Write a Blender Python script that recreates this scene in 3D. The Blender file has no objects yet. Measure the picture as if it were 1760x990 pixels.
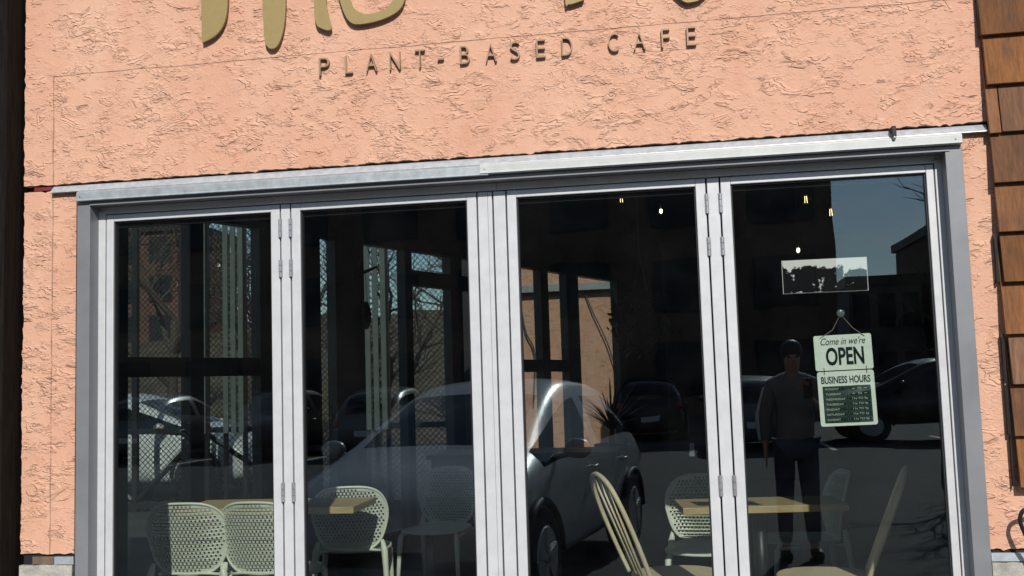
import bpy, bmesh, math, random
from mathutils import Vector, Matrix, Quaternion, noise as mnoise
random.seed(7)
R = math.radians
PI = math.pi
scene = bpy.context.scene
col = scene.collection

# ---------------------------------------------------------------- camera, world, sun, exposure
cam_d = bpy.data.cameras.new('camera'); cam = bpy.data.objects.new('camera', cam_d); col.objects.link(cam)
right = Vector((0.98574139, 0.16536721, -0.03110627)); down = Vector((-0.04563823, 0.08481631, -0.99535087)); fwd = Vector((-0.16196008, 0.98257818, 0.09115401))
cam.matrix_world = Matrix(((right.x, -down.x, -fwd.x, 0.0), (right.y, -down.y, -fwd.y, -4.2), (right.z, -down.z, -fwd.z, 1.38), (0, 0, 0, 1)))
cam_d.sensor_width = 36; cam_d.lens = 36 * 1800 / 1760; cam_d.clip_end = 800; cam_d.clip_start = 0.05
scene.camera = cam
SUN_EL, SUN_AZ = 35.0, 15.0          # azimuth measured from straight out of the facade towards the right
world = bpy.data.worlds.new('World'); scene.world = world; world.use_nodes = True
wn = world.node_tree.nodes; wl = world.node_tree.links
bg = wn['Background']; sky = wn.new('ShaderNodeTexSky'); sky.sky_type = 'NISHITA'; sky.sun_disc = False
sky.sun_elevation = R(SUN_EL); sky.sun_rotation = R(180 - SUN_AZ); sky.air_density = 1.0; sky.dust_density = 0.3; sky.ozone_density = 3.0
tcw = wn.new('ShaderNodeTexCoord'); mpw = wn.new('ShaderNodeMapping'); mpw.inputs['Scale'].default_value = (1, 1, 3.2); wl.new(tcw.outputs['Generated'], mpw.inputs[0])
cn = wn.new('ShaderNodeTexNoise'); cn.inputs['Scale'].default_value = 4.5; cn.inputs['Detail'].default_value = 8; cn.inputs['Distortion'].default_value = 0.6; wl.new(mpw.outputs[0], cn.inputs[0])
cr = wn.new('ShaderNodeMapRange'); cr.inputs['From Min'].default_value = 0.44; cr.inputs['From Max'].default_value = 0.72; cr.inputs['To Max'].default_value = 0.7; wl.new(cn.outputs[0], cr.inputs[0])
cm = wn.new('ShaderNodeMix'); cm.data_type = 'RGBA'; wl.new(cr.outputs[0], cm.inputs[0]); wl.new(sky.outputs[0], cm.inputs[6]); cm.inputs[7].default_value = (9.5, 9.8, 10.2, 1)
wl.new(cm.outputs[2], bg.inputs[0]); bg.inputs[1].default_value = 0.09
sun_d = bpy.data.lights.new('sun', 'SUN'); sun_d.energy = 4.2; sun_d.angle = R(0.5); sun_d.color = (1.0, 0.955, 0.89)
sun = bpy.data.objects.new('sun', sun_d); col.objects.link(sun)
to_sun = Vector((math.sin(R(SUN_AZ)) * math.cos(R(SUN_EL)), -math.cos(R(SUN_AZ)) * math.cos(R(SUN_EL)), math.sin(R(SUN_EL))))
sun.rotation_euler = to_sun.to_track_quat('Z', 'Y').to_euler()
scene.view_settings.view_transform = 'Standard'; scene.view_settings.look = 'None'
scene.view_settings.exposure = 0.0; scene.view_settings.gamma = 1.0; scene.view_settings.use_curve_mapping = False
scene.render.engine = 'CYCLES'
scene.cycles.max_bounces = 10; scene.cycles.transparent_max_bounces = 16; scene.cycles.caustics_reflective = False

# ---------------------------------------------------------------- helpers
def tag(o, label=None, cat=None, group=None, kind=None):
    if label: o['label'] = label
    if cat: o['category'] = cat
    if group: o['group'] = group
    if kind: o['kind'] = kind
    return o
def empty(name, loc=(0, 0, 0), rz=0.0, label=None, cat=None, group=None):
    o = bpy.data.objects.new(name, None); col.objects.link(o); o.location = loc; o.rotation_euler = (0, 0, rz)
    o.empty_display_size = 0.1
    return tag(o, label, cat, group)
def copy_tree(o, parent=None):
    c = o.copy(); col.objects.link(c)
    if parent: c.parent = parent
    for ch in list(o.children): copy_tree(ch, c)
    return c

class MB:
    def __init__(s): s.bm = bmesh.new()
    def box(s, x0, x1, y0, y1, z0, z1, rot=None, org=None):
        vs = [s.bm.verts.new((x, y, z)) for x in (x0, x1) for y in (y0, y1) for z in (z0, z1)]
        for f in ((0, 1, 3, 2), (4, 6, 7, 5), (0, 4, 5, 1), (2, 3, 7, 6), (0, 2, 6, 4), (1, 5, 7, 3)):
            s.bm.faces.new([vs[i] for i in f])
        if rot is not None: bmesh.ops.transform(s.bm, matrix=(Matrix.Translation(org or (0, 0, 0)) @ rot @ Matrix.Translation(-Vector(org or (0, 0, 0)))), verts=vs)
        return vs
    def tube(s, pts, rad, n=8, cap=True, closed=False):
        pts = [Vector(p) for p in pts]; N = len(pts)
        rads = rad if isinstance(rad, (list, tuple)) else [rad] * N
        rings = []; prev = None
        for i, p in enumerate(pts):
            a = pts[(i - 1) % N] if (i or closed) else p; b = pts[(i + 1) % N] if (i < N - 1 or closed) else p
            t = (b - a).normalized()
            if prev is None:
                u = t.orthogonal().normalized()
            else:
                u = (prev - t * prev.dot(t))
                u = u.normalized() if u.length > 1e-6 else t.orthogonal().normalized()
            prev = u; v = t.cross(u)
            rings.append([s.bm.verts.new(p + (u * math.cos(2 * PI * k / n) + v * math.sin(2 * PI * k / n)) * rads[i]) for k in range(n)])
        for i in range(N if closed else N - 1):
            A, B = rings[i], rings[(i + 1) % N]
            for k in range(n): s.bm.faces.new((A[k], A[(k + 1) % n], B[(k + 1) % n], B[k]))
        if cap and not closed:
            s.bm.faces.new(rings[0][::-1]); s.bm.faces.new(rings[-1])
        return s
    def prism(s, pts, y0, y1):      # outline in (x, z), extruded along y
        a = [s.bm.verts.new((x, y0, z)) for x, z in pts]; b = [s.bm.verts.new((x, y1, z)) for x, z in pts]
        n = len(pts); s.bm.faces.new(a); s.bm.faces.new(b[::-1])
        for i in range(n): s.bm.faces.new((a[i], b[i], b[(i + 1) % n], a[(i + 1) % n]))
        return s
    def prismz(s, pts, z0, z1):     # outline in (x, y), extruded along z
        a = [s.bm.verts.new((x, y, z0)) for x, y in pts]; b = [s.bm.verts.new((x, y, z1)) for x, y in pts]
        n = len(pts); s.bm.faces.new(a[::-1]); s.bm.faces.new(b)
        for i in range(n): s.bm.faces.new((a[i], a[(i + 1) % n], b[(i + 1) % n], b[i]))
        return s
    def ball(s, c, r, sc=(1, 1, 1), u=12, v=8):
        m = Matrix.Translation(c) @ Matrix.Diagonal((r * sc[0], r * sc[1], r * sc[2], 1))
        bmesh.ops.create_uvsphere(s.bm, u_segments=u, v_segments=v, radius=1, matrix=m); return s
    def build(s, name, mat, parent=None, smooth=False, bevel=0.0, seg=2):
        bmesh.ops.recalc_face_normals(s.bm, faces=s.bm.faces)
        me = bpy.data.meshes.new(name); s.bm.to_mesh(me); s.bm.free()
        if smooth:
            for p in me.polygons: p.use_smooth = True
        o = bpy.data.objects.new(name, me); col.objects.link(o)
        if mat: me.materials.append(mat)
        if parent: o.parent = parent
        if bevel:
            b = o.modifiers.new('bevel', 'BEVEL'); b.width = bevel; b.segments = seg; b.limit_method = 'ANGLE'; b.angle_limit = R(40)
        return o

def catmull(pts, n=8, closed=False):
    P = [Vector(p) for p in pts]; N = len(P); out = []
    rng = range(N) if closed else range(N - 1)
    for i in rng:
        p0 = P[(i - 1) % N] if (closed or i > 0) else P[0]; p1 = P[i]; p2 = P[(i + 1) % N]; p3 = P[(i + 2) % N] if (closed or i + 2 < N) else P[-1]
        for k in range(n):
            t = k / n
            out.append(0.5 * ((2 * p1) + (p2 - p0) * t + (2 * p0 - 5 * p1 + 4 * p2 - p3) * t * t + (-p0 + 3 * p1 - 3 * p2 + p3) * t ** 3))
    if not closed: out.append(P[-1])
    return out

# ---------------------------------------------------------------- materials
def newmat(name):
    m = bpy.data.materials.new(name); m.use_nodes = True
    nt = m.node_tree; return m, nt, nt.nodes, nt.links, nt.nodes['Principled BSDF']
def mat(name, c, rough=0.6, metal=0.0, var=0.0, scale=8.0, bump=0.0, bscale=40.0, stretch=(1, 1, 1), spec=0.5, coat=0.0):
    m, nt, n, l, b = newmat(name)
    b.inputs['Base Color'].default_value = (*c, 1); b.inputs['Roughness'].default_value = rough; b.inputs['Metallic'].default_value = metal
    b.inputs['Specular IOR Level'].default_value = spec; b.inputs['Coat Weight'].default_value = coat; b.inputs['Coat Roughness'].default_value = 0.05
    tc = n.new('ShaderNodeTexCoord'); mp = n.new('ShaderNodeMapping'); mp.inputs['Scale'].default_value = stretch; l.new(tc.outputs['Object'], mp.inputs[0])
    if var:
        t = n.new('ShaderNodeTexNoise'); t.inputs['Scale'].default_value = scale; t.inputs['Detail'].default_value = 6; t.inputs['Roughness'].default_value = 0.62; l.new(mp.outputs[0], t.inputs[0])
        r = n.new('ShaderNodeValToRGB'); r.color_ramp.elements[0].position = 0.3; r.color_ramp.elements[1].position = 0.7
        r.color_ramp.elements[0].color = (*[x * (1 - var) for x in c], 1); r.color_ramp.elements[1].color = (*[min(1, x * (1 + var)) for x in c], 1)
        l.new(t.outputs[0], r.inputs[0]); l.new(r.outputs[0], b.inputs['Base Color'])
        mr = n.new('ShaderNodeMapRange'); mr.inputs['To Min'].default_value = max(0.02, rough - 0.08); mr.inputs['To Max'].default_value = min(1, rough + 0.08); l.new(t.outputs[0], mr.inputs[0]); l.new(mr.outputs[0], b.inputs['Roughness'])
    if bump:
        t2 = n.new('ShaderNodeTexNoise'); t2.inputs['Scale'].default_value = bscale; t2.inputs['Detail'].default_value = 5; l.new(mp.outputs[0], t2.inputs[0])
        bp = n.new('ShaderNodeBump'); bp.inputs['Distance'].default_value = bump; bp.inputs['Strength'].default_value = 1.0
        l.new(t2.outputs[0], bp.inputs['Height']); l.new(bp.outputs[0], b.inputs['Normal'])
    return m
def emis(name, c, s):
    m, nt, n, l, b = newmat(name); b.inputs['Base Color'].default_value = (*c, 1); b.inputs['Emission Color'].default_value = (*c, 1); b.inputs['Emission Strength'].default_value = s; return m
def glass(name, tint, ior=1.7, rough=0.0, dust=0.0):
    m, nt, n, l, b = newmat(name); n.remove(b); out = n['Material Output']
    t = n.new('ShaderNodeBsdfTransparent'); t.inputs[0].default_value = (*tint, 1)
    g = n.new('ShaderNodeBsdfGlossy'); g.inputs[0].default_value = (0.80, 0.94, 1.0, 1); g.inputs['Roughness'].default_value = rough
    # Schlick reflectance, the same from both sides of the pane
    ge = n.new('ShaderNodeNewGeometry'); dp = n.new('ShaderNodeVectorMath'); dp.operation = 'DOT_PRODUCT'; l.new(ge.outputs['Incoming'], dp.inputs[0]); l.new(ge.outputs['Normal'], dp.inputs[1])
    ab = n.new('ShaderNodeMath'); ab.operation = 'ABSOLUTE'; l.new(dp.outputs['Value'], ab.inputs[0])
    om = n.new('ShaderNodeMath'); om.operation = 'SUBTRACT'; om.inputs[0].default_value = 1.0; l.new(ab.outputs[0], om.inputs[1])
    pw = n.new('ShaderNodeMath'); pw.operation = 'POWER'; l.new(om.outputs[0], pw.inputs[0]); pw.inputs[1].default_value = 5.0
    F0 = ((ior - 1) / (ior + 1)) ** 2
    f = n.new('ShaderNodeMath'); f.operation = 'MULTIPLY_ADD'; l.new(pw.outputs[0], f.inputs[0]); f.inputs[1].default_value = 1 - F0; f.inputs[2].default_value = F0
    mx = n.new('ShaderNodeMixShader'); l.new(f.outputs[0], mx.inputs[0]); l.new(t.outputs[0], mx.inputs[1]); l.new(g.outputs[0], mx.inputs[2])
    # very slight waviness of float glass
    tc = n.new('ShaderNodeTexCoord'); nz = n.new('ShaderNodeTexNoise'); nz.inputs['Scale'].default_value = 2.2; nz.inputs['Detail'].default_value = 1; l.new(tc.outputs['Object'], nz.inputs[0])
    bp = n.new('ShaderNodeBump'); bp.inputs['Distance'].default_value = 0.0010; l.new(nz.outputs[0], bp.inputs['Height']); l.new(bp.outputs[0], g.inputs['Normal'])
    last = mx
    if dust:
        d = n.new('ShaderNodeBsdfDiffuse'); d.inputs[0].default_value = (0.5, 0.5, 0.48, 1)
        nd = n.new('ShaderNodeTexNoise'); nd.inputs['Scale'].default_value = 3.0; nd.inputs['Detail'].default_value = 7; nd.inputs['Roughness'].default_value = 0.65; l.new(tc.outputs['Object'], nd.inputs[0])
        mr = n.new('ShaderNodeMapRange'); mr.inputs['From Min'].default_value = 0.42; mr.inputs['From Max'].default_value = 0.75; mr.inputs['To Min'].default_value = 0.0; mr.inputs['To Max'].default_value = dust; l.new(nd.outputs[0], mr.inputs[0])
        m2 = n.new('ShaderNodeMixShader'); l.new(mr.outputs[0], m2.inputs[0]); l.new(mx.outputs[0], m2.inputs[1]); l.new(d.outputs[0], m2.inputs[2]); last = m2
    l.new(last.outputs[0], out.inputs['Surface'])
    return m

def stucco_mat(name, base, seams=()):
    m, nt, n, l, b = newmat(name)
    b.inputs['Roughness'].default_value = 0.75; b.inputs['Specular IOR Level'].default_value = 0.25
    tc = n.new('ShaderNodeTexCoord')
    def mapping(sc, off=(0, 0, 0)):
        mp = n.new('ShaderNodeMapping'); mp.inputs['Scale'].default_value = sc; mp.inputs['Location'].default_value = off; l.new(tc.outputs['Object'], mp.inputs[0]); return mp.outputs[0]
    def noisen(vec, sc, det, rg, dist):
        t = n.new('ShaderNodeTexNoise'); t.inputs['Scale'].default_value = sc; t.inputs['Detail'].default_value = det; t.inputs['Roughness'].default_value = rg; t.inputs['Distortion'].default_value = dist; l.new(vec, t.inputs[0]); return t.outputs[0]
    def mth(op, a, bb=None, cc=None):
        x = n.new('ShaderNodeMath'); x.operation = op
        for i, v in enumerate((a, bb, cc)):
            if v is None: continue
            if isinstance(v, (int, float)): x.inputs[i].default_value = v
            else: l.new(v, x.inputs[i])
        return x.outputs[0]
    def sstep(v, lo, hi):
        r = n.new('ShaderNodeMapRange'); r.interpolation_type = 'SMOOTHSTEP'; r.inputs['From Min'].default_value = lo; r.inputs['From Max'].default_value = hi; l.new(v, r.inputs[0]); return r.outputs[0]
    # trowelled ledges: plateaus of a warped noise, edges present only in patches
    def ledges(sc, det, stretch, cuts, off, w, rise):
        v = noisen(mapping(stretch, off), sc, det, 0.5, 0.35); tot = None
        for c in cuts:
            e = sstep(v, c - w, c + w)
            back = sstep(v, c - w, c + w + rise)      # plateau slopes away again: a one sided lip
            lip = mth('SUBTRACT', e, back)
            tot = lip if tot is None else mth('ADD', tot, lip)
        return tot
    big = ledges(8.5, 3.5, (0.75, 1, 1.5), (0.42, 0.50, 0.58), (3.1, 0, 1.7), 0.008, 0.07)
    mid = ledges(21.0, 3, (0.8, 1, 1.4), (0.44, 0.55), (7.3, 0, 4.2), 0.014, 0.10)
    fine = ledges(34.0, 4, (0.8, 1, 1.3), (0.45, 0.55), (1.3, 0, 9.2), 0.03, 0.14)
    mbig = sstep(noisen(mapping((0.8, 1, 1.3), (5, 0, 2)), 13, 3, 0.55, 0), 0.50, 0.58)
    mmid = sstep(noisen(mapping((0.8, 1, 1.3), (9, 0, 6)), 18, 3, 0.55, 0), 0.46, 0.58)
    mfine = sstep(noisen(mapping((1, 1, 0.8), (2, 0, 8)), 12, 5, 0.7, 0), 0.46, 0.62)
    h = mth('MULTIPLY', mth('MULTIPLY', big, mbig), 0.66)
    h = mth('ADD', h, mth('MULTIPLY', mth('MULTIPLY', mid, mth('MULTIPLY', mmid, mth('ADD', 0.35, sstep(noisen(mapping((1, 1, 1), (4, 0, 4)), 3, 3, 0.6, 0), 0.42, 0.6)))), 0.36))
    h = mth('ADD', h, mth('MULTIPLY', mth('MULTIPLY', fine, mfine), 0.20))
    h = mth('ADD', h, mth('MULTIPLY', noisen(mapping((1, 1, 1)), 11, 3, 0.5, 0), 0.30))
    h = mth('ADD', h, mth('MULTIPLY', noisen(mapping((1, 1, 1)), 120, 3, 0.6, 0), 0.10))
    sep = n.new('ShaderNodeSeparateXYZ'); l.new(tc.outputs['Object'], sep.inputs[0])
    wob = mth('MULTIPLY', mth('SUBTRACT', noisen(mapping((1, 1, 1)), 9, 3, 0.5, 0), 0.5), 0.012)
    line_tot = None
    for ax, val, lo, hi, lo2 in seams:
        c = sep.outputs['X'] if ax == 'x' else sep.outputs['Z']; o2 = sep.outputs['Z'] if ax == 'x' else sep.outputs['X']
        d = mth('ABSOLUTE', mth('SUBTRACT', mth('ADD', c, wob), val))
        s = mth('SUBTRACT', 1.0, sstep(d, 0.0008, 0.0030))
        gate = mth('MULTIPLY', mth('GREATER_THAN', o2, lo), mth('LESS_THAN', o2, hi))
        s = mth('MULTIPLY', s, gate); s = mth('MULTIPLY', s, mth('ADD', 0.35, sstep(noisen(mapping((1, 1, 1)), 7, 3, 0.6, 0), 0.4, 0.6)))
        line_tot = s if line_tot is None else mth('ADD', line_tot, s)
    if line_tot is not None: h = mth('SUBTRACT', h, mth('MULTIPLY', line_tot, lo2))
    bp = n.new('ShaderNodeBump'); bp.inputs['Distance'].default_value = 0.0075; bp.inputs['Strength'].default_value = 1.0; l.new(h, bp.inputs['Height']); l.new(bp.outputs[0], b.inputs['Normal'])
    cn = noisen(mapping((1, 1, 0.45)), 3.0, 8, 0.66, 0.2)
    r = n.new('ShaderNodeValToRGB'); r.color_ramp.elements[0].position = 0.3; r.color_ramp.elements[1].position = 0.7
    r.color_ramp.elements[0].color = (base[0] * 0.92, base[1] * 0.85, base[2] * 0.83, 1); r.color_ramp.elements[1].color = (base[0] * 1.03, base[1] * 1.07, base[2] * 1.1, 1)
    l.new(cn, r.inputs[0]); l.new(r.outputs[0], b.inputs['Base Color'])
    return m

PEACH = (0.695, 0.402, 0.274)
M = {}
M['stucco'] = stucco_mat('peach_stucco', PEACH, (('z', 2.80, -2.713, 9, 0.9), ('x', -2.713, 0, 2.80, 0.9)))
M['concrete'] = mat('rough_concrete', (0.40, 0.385, 0.34), 0.9, var=0.25, scale=14, bump=0.012, bscale=26)
M['galv'] = mat('galvanised_steel', (0.60, 0.66, 0.70), 0.42, 0.55, var=0.16, scale=38, bump=0.0006, bscale=60)
M['galv_b'] = mat('weathered_zinc', (0.40, 0.44, 0.46), 0.5, 0.45, var=0.18, scale=22, bump=0.0006, bscale=50)
M['cap'] = mat('white_cap_flashing', (0.52, 0.54, 0.525), 0.5, 0.1, var=0.10, scale=12, bump=0.0008, bscale=10)
M['trim'] = mat('grey_trim', (0.225, 0.235, 0.25), 0.45, 0.2, var=0.10, scale=5, bump=0.0012, bscale=6)
M['alu'] = mat('silver_painted_aluminium', (0.62, 0.635, 0.65), 0.38, 0.15, var=0.06, scale=14, bump=0.0003, bscale=180)
M['alu_dk'] = mat('hinge_metal', (0.42, 0.43, 0.45), 0.35, 0.6, var=0.1, scale=60)
M['rubber'] = mat('black_gasket', (0.012, 0.012, 0.013), 0.6, var=0.2, scale=30)
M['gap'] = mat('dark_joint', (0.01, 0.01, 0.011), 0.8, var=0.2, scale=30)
M['red'] = mat('dark_red_membrane', (0.16, 0.02, 0.022), 0.6, var=0.3, scale=50)
M['brownstrip'] = mat('brown_sheathing', (0.15, 0.11, 0.075), 0.8, var=0.3, scale=20)
M['gold'] = mat('gold_painted_metal', (0.33, 0.245, 0.095), 0.5, 0.1, var=0.05, scale=40, bump=0.0003, bscale=300)
M['bronze'] = mat('bronze_letters', (0.34, 0.235, 0.145), 0.5, 0.1, var=0.1, scale=30)
M['glass'] = glass('door_glass', (0.892, 0.920, 0.890), 1.90, dust=0.005)
M['glass2'] = glass('side_glass', (0.82, 0.86, 0.85), 1.45)
M['black'] = mat('black_frame', (0.012, 0.013, 0.015), 0.45, var=0.2, scale=10)
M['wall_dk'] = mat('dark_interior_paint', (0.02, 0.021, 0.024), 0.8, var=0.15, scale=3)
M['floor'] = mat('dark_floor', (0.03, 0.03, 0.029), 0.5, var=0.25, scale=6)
M['chair'] = mat('white_moulded_plastic', (0.70, 0.72, 0.64), 0.45, var=0.03, scale=8)
M['birch'] = mat('pale_ash_wood', (0.70, 0.58, 0.43), 0.5, var=0.14, scale=18, stretch=(4, 4, 0.6), bump=0.0004, bscale=60)
M['ttop'] = mat('oak_table_top', (0.44, 0.33, 0.18), 0.5, var=0.22, scale=16, stretch=(0.5, 5, 5), bump=0.0005, bscale=50)
M['char'] = mat('dark_metal', (0.02, 0.02, 0.022), 0.4, 0.5, var=0.2, scale=20)
M['asphalt'] = mat('asphalt', (0.030, 0.030, 0.032), 0.9, var=0.55, scale=0.9, stretch=(0.35, 1.3, 1), bump=0.01, bscale=60)
M['paint'] = mat('road_paint', (0.6, 0.6, 0.56), 0.7, var=0.25, scale=9)
M['leaf'] = mat('dark_leaf', (0.035, 0.075, 0.03), 0.45, var=0.3, scale=12)
M['terra'] = mat('dark_planter', (0.05, 0.045, 0.04), 0.7, var=0.2, scale=14)
M['bark'] = mat('bare_bark', (0.07, 0.055, 0.042), 0.9, var=0.35, scale=14, bump=0.01, bscale=30)
M['cord'] = mat('cord', (0.25, 0.24, 0.2), 0.8, var=0.2, scale=90)

# weathered dark post
def wood_mat(name, c0, c1, stretch, scale, rough=0.8, bump=0.003, isl=False):
    m, nt, n, l, b = newmat(name); b.inputs['Roughness'].default_value = rough
    tc = n.new('ShaderNodeTexCoord'); mp = n.new('ShaderNodeMapping'); mp.inputs['Scale'].default_value = stretch; l.new(tc.outputs['Object'], mp.inputs[0])
    t = n.new('ShaderNodeTexNoise'); t.inputs['Scale'].default_value = scale; t.inputs['Detail'].default_value = 8; t.inputs['Roughness'].default_value = 0.7; t.inputs['Distortion'].default_value = 0.3
    vec = mp.outputs[0]
    if isl:
        at = n.new('ShaderNodeAttribute'); at.attribute_name = 'tone'; ad = n.new('ShaderNodeVectorMath'); ad.operation = 'MULTIPLY_ADD'; ad.inputs[1].default_value = (37, 11, 53)
        l.new(at.outputs['Color'], ad.inputs[0]); l.new(vec, ad.inputs[2]); vec = ad.outputs[0]
    l.new(vec, t.inputs[0])
    r = n.new('ShaderNodeValToRGB'); r.color_ramp.elements[0].position = 0.25; r.color_ramp.elements[1].position = 0.72
    r.color_ramp.elements[0].color = (*c0, 1); r.color_ramp.elements[1].color = (*c1, 1); l.new(t.outputs[0], r.inputs[0])
    last = r.outputs[0]
    if isl:
        sp = n.new('ShaderNodeSeparateColor'); l.new(at.outputs['Color'], sp.inputs[0])
        mr = n.new('ShaderNodeMapRange'); mr.inputs['To Min'].default_value = 0.62; mr.inputs['To Max'].default_value = 1.25; l.new(sp.outputs[0], mr.inputs[0])
        hv = n.new('ShaderNodeHueSaturation'); l.new(mr.outputs[0], hv.inputs['Value']); l.new(last, hv.inputs['Color'])
        mr2 = n.new('ShaderNodeMapRange'); mr2.inputs['To Min'].default_value = 0.8; mr2.inputs['To Max'].default_value = 1.1; l.new(sp.outputs[1], mr2.inputs[0]); l.new(mr2.outputs[0], hv.inputs['Saturation'])
        last = hv.outputs[0]
        # dark stains
        ns = n.new('ShaderNodeTexNoise'); ns.inputs['Scale'].default_value = 9; ns.inputs['Detail'].default_value = 6; l.new(tc.outputs['Object'], ns.inputs[0])
        ms = n.new('ShaderNodeMapRange'); ms.inputs['From Min'].default_value = 0.56; ms.inputs['From Max'].default_value = 0.72; ms.inputs['To Max'].default_value = 0.65; l.new(ns.outputs[0], ms.inputs[0])
        mxx = n.new('ShaderNodeMix'); mxx.data_type = 'RGBA'; l.new(ms.outputs[0], mxx.inputs[0]); l.new(last, mxx.inputs[6]); mxx.inputs[7].default_value = (0.06, 0.04, 0.03, 1); last = mxx.outputs[2]
    l.new(last, b.inputs['Base Color'])
    bp = n.new('ShaderNodeBump'); bp.inputs['Distance'].default_value = bump; l.new(t.outputs[0], bp.inputs['Height']); l.new(bp.outputs[0], b.inputs['Normal'])
    return m
M['post'] = wood_mat('weathered_black_wood', (0.004, 0.0035, 0.003), (0.020, 0.016, 0.013), (14, 14, 1.2), 5, bump=0.006)
M['post'].node_tree.nodes['Principled BSDF'].inputs['Specular IOR Level'].default_value = 0.08
M['shingle'] = wood_mat('cedar_shingle', (0.085, 0.032, 0.011), (0.29, 0.122, 0.042), (22, 22, 1.6), 3.0, isl=True, bump=0.003)

# ---------------------------------------------------------------- ground and large setting
GZ = -0.12
def quad_sheet(name, x0, x1, y0, y1, z, m, kind='structure'):
    b = MB(); vs = [b.bm.verts.new(p) for p in ((x0, y0, z), (x1, y0, z), (x1, y1, z), (x0, y1, z))]; b.bm.faces.new(vs)
    return tag(b.build(name, m), kind=kind)
quad_sheet('ground', -300, 300, -300, 300, GZ, M['asphalt'])
M['walk'] = mat('pavement_concrete', (0.32, 0.31, 0.29), 0.9, var=0.2, scale=3, bump=0.004, bscale=50)
b = MB(); b.box(-12, 12, -1.5, -0.08, GZ - 0.05, GZ + 0.10); tag(b.build('pavement', M['walk'], bevel=0.01), kind='structure')
b = MB()
for k in range(-12, 9):
    b.box(k * 2.7 - 0.05, k * 2.7 + 0.05, -21.5, -16.5, GZ + 0.002, GZ + 0.006)
tag(b.build('parking_marking', M['paint']), kind='structure')

# ---------------------------------------------------------------- facade
YS, YT, YF = -0.05, -0.07, -0.088            # stucco face, trim face, flashing face
def ragged(x0, x1, z0, z1, sides, step=0.012, amp=0.0028):
    pts = []
    def seg(a, bb, rough, vertical):
        L = abs(bb[0] - a[0]) + abs(bb[1] - a[1]); n = max(1, int(L / step)) if rough else 1
        for i in range(n):
            t = i / n; x = a[0] + (bb[0] - a[0]) * t; z = a[1] + (bb[1] - a[1]) * t
            if rough and i:
                d = mnoise.noise(Vector((x * 31, z * 31, 3.3))) * amp * 2 + random.uniform(-1, 1) * amp * 0.5
                if random.random() < 0.03: d -= amp * 2
                if vertical: x += d
                else: z += d
            pts.append((x, z))
    seg((x0, z0), (x1, z0), 'b' in sides, False); seg((x1, z0), (x1, z1), 'r' in sides, True)
    seg((x1, z1), (x0, z1), 't' in sides, False); seg((x0, z1), (x0, z0), 'l' in sides, True)
    return pts
fac = empty('cafe_building', (0, 0, 0), 0, 'peach stucco cafe front with a dark band gap above the silver folding glass doors', 'building')
MB().prism(ragged(-2.853, 3.55, 2.315, 4.3, 'bl'), YS, 0.14).build('upper_wall', M['stucco'], fac)
MB().prism(ragged(-2.850, -2.600, 0.722, 2.286, 'btl'), YS, 0.14).build('side_wall', M['stucco'], fac)
MB().prism(ragged(1.062, 3.55, 0.722, 2.279, 'b'), YS, 0.14).build('side_wall', M['stucco'], fac)
b = MB(); b.box(-2.84, -2.60, YS + 0.01, 0.14, 0.675, 0.722); b.box(1.063, 3.55, YS + 0.01, 0.14, 0.675, 0.722)
b.box(-2.84, 3.55, -0.02, 0.14, 2.284, 2.3155); b.build('joint_backing', M['gap'], fac)
b = MB(); b.box(-2.80, -2.715, YS - 0.004, 0.02, 2.289, 2.305); b.build('membrane', M['red'], fac)
b = MB(); b.box(-2.795, -2.695, YS + 0.003, 0, 0.677, 0.709); b.build('sheathing', M['brownstrip'], fac)
for q4 in ((-2.690, -2.602, YS - 0.002, 0, 0.677, 0.709), (1.066, 3.55, YS - 0.004, 0, 0.678, 0.708)):
    b = MB(); b.box(*q4); b.build('base_flashing', M['galv'], fac)
for x0, x1 in ((-2.85, -2.605), (1.066, 3.55)):
    MB().prism(ragged(x0, x1, GZ - 0.05, 0.674, 't', amp=0.0015), YS - 0.008, 0.14).build('foundation', M['concrete'], fac)
# zinc drip strip behind the head flashing
def strip(x0, x1, prof):
    m_ = MB(); pts = prof
    a = [m_.bm.verts.new((x0, y, z)) for y, z in pts]; c = [m_.bm.verts.new((x1, y, z)) for y, z in pts]; n_ = len(pts)
    m_.bm.faces.new(a); m_.bm.faces.new(c[::-1])
    for i in range(n_): m_.bm.faces.new((a[i], c[i], c[(i + 1) % n_], a[(i + 1) % n_]))
    return m_
strip(-2.712, 1.157, [(-0.03, 2.306), (YS + 0.003, 2.305), (-0.076, 2.2745), (-0.076, 2.2725), (-0.03, 2.2725)]).build('drip_strip', M['galv'], fac, bevel=0.001)
f1 = strip(-2.577, -0.760, [(-0.02, 2.2715), (-0.078, 2.2715), (YF - 0.002, 2.262), (YF - 0.002, 2.234), (YF - 0.006, 2.226), (YF, 2.224), (-0.02, 2.228)]).build('head_flashing', M['galv_b'], fac, bevel=0.0015)
f2 = strip(-0.795, 1.059, [(-0.02, 2.2720), (-0.079, 2.2720), (YF - 0.004, 2.264), (YF - 0.004, 2.240), (YF - 0.009, 2.232), (YF - 0.003, 2.230), (-0.02, 2.2285)]).build('head_flashing', M['cap'], fac, bevel=0.0015)
f2['label'] = 'cream white half of the flashing over the doors'
for x, z in ((1.035, 2.248), (-2.56, 2.246), (-0.775, 2.250)): b = MB(); b.ball((x, YF - 0.004, z), 0.0035); b.build('screw', M['alu_dk'], fac, True)
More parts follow.
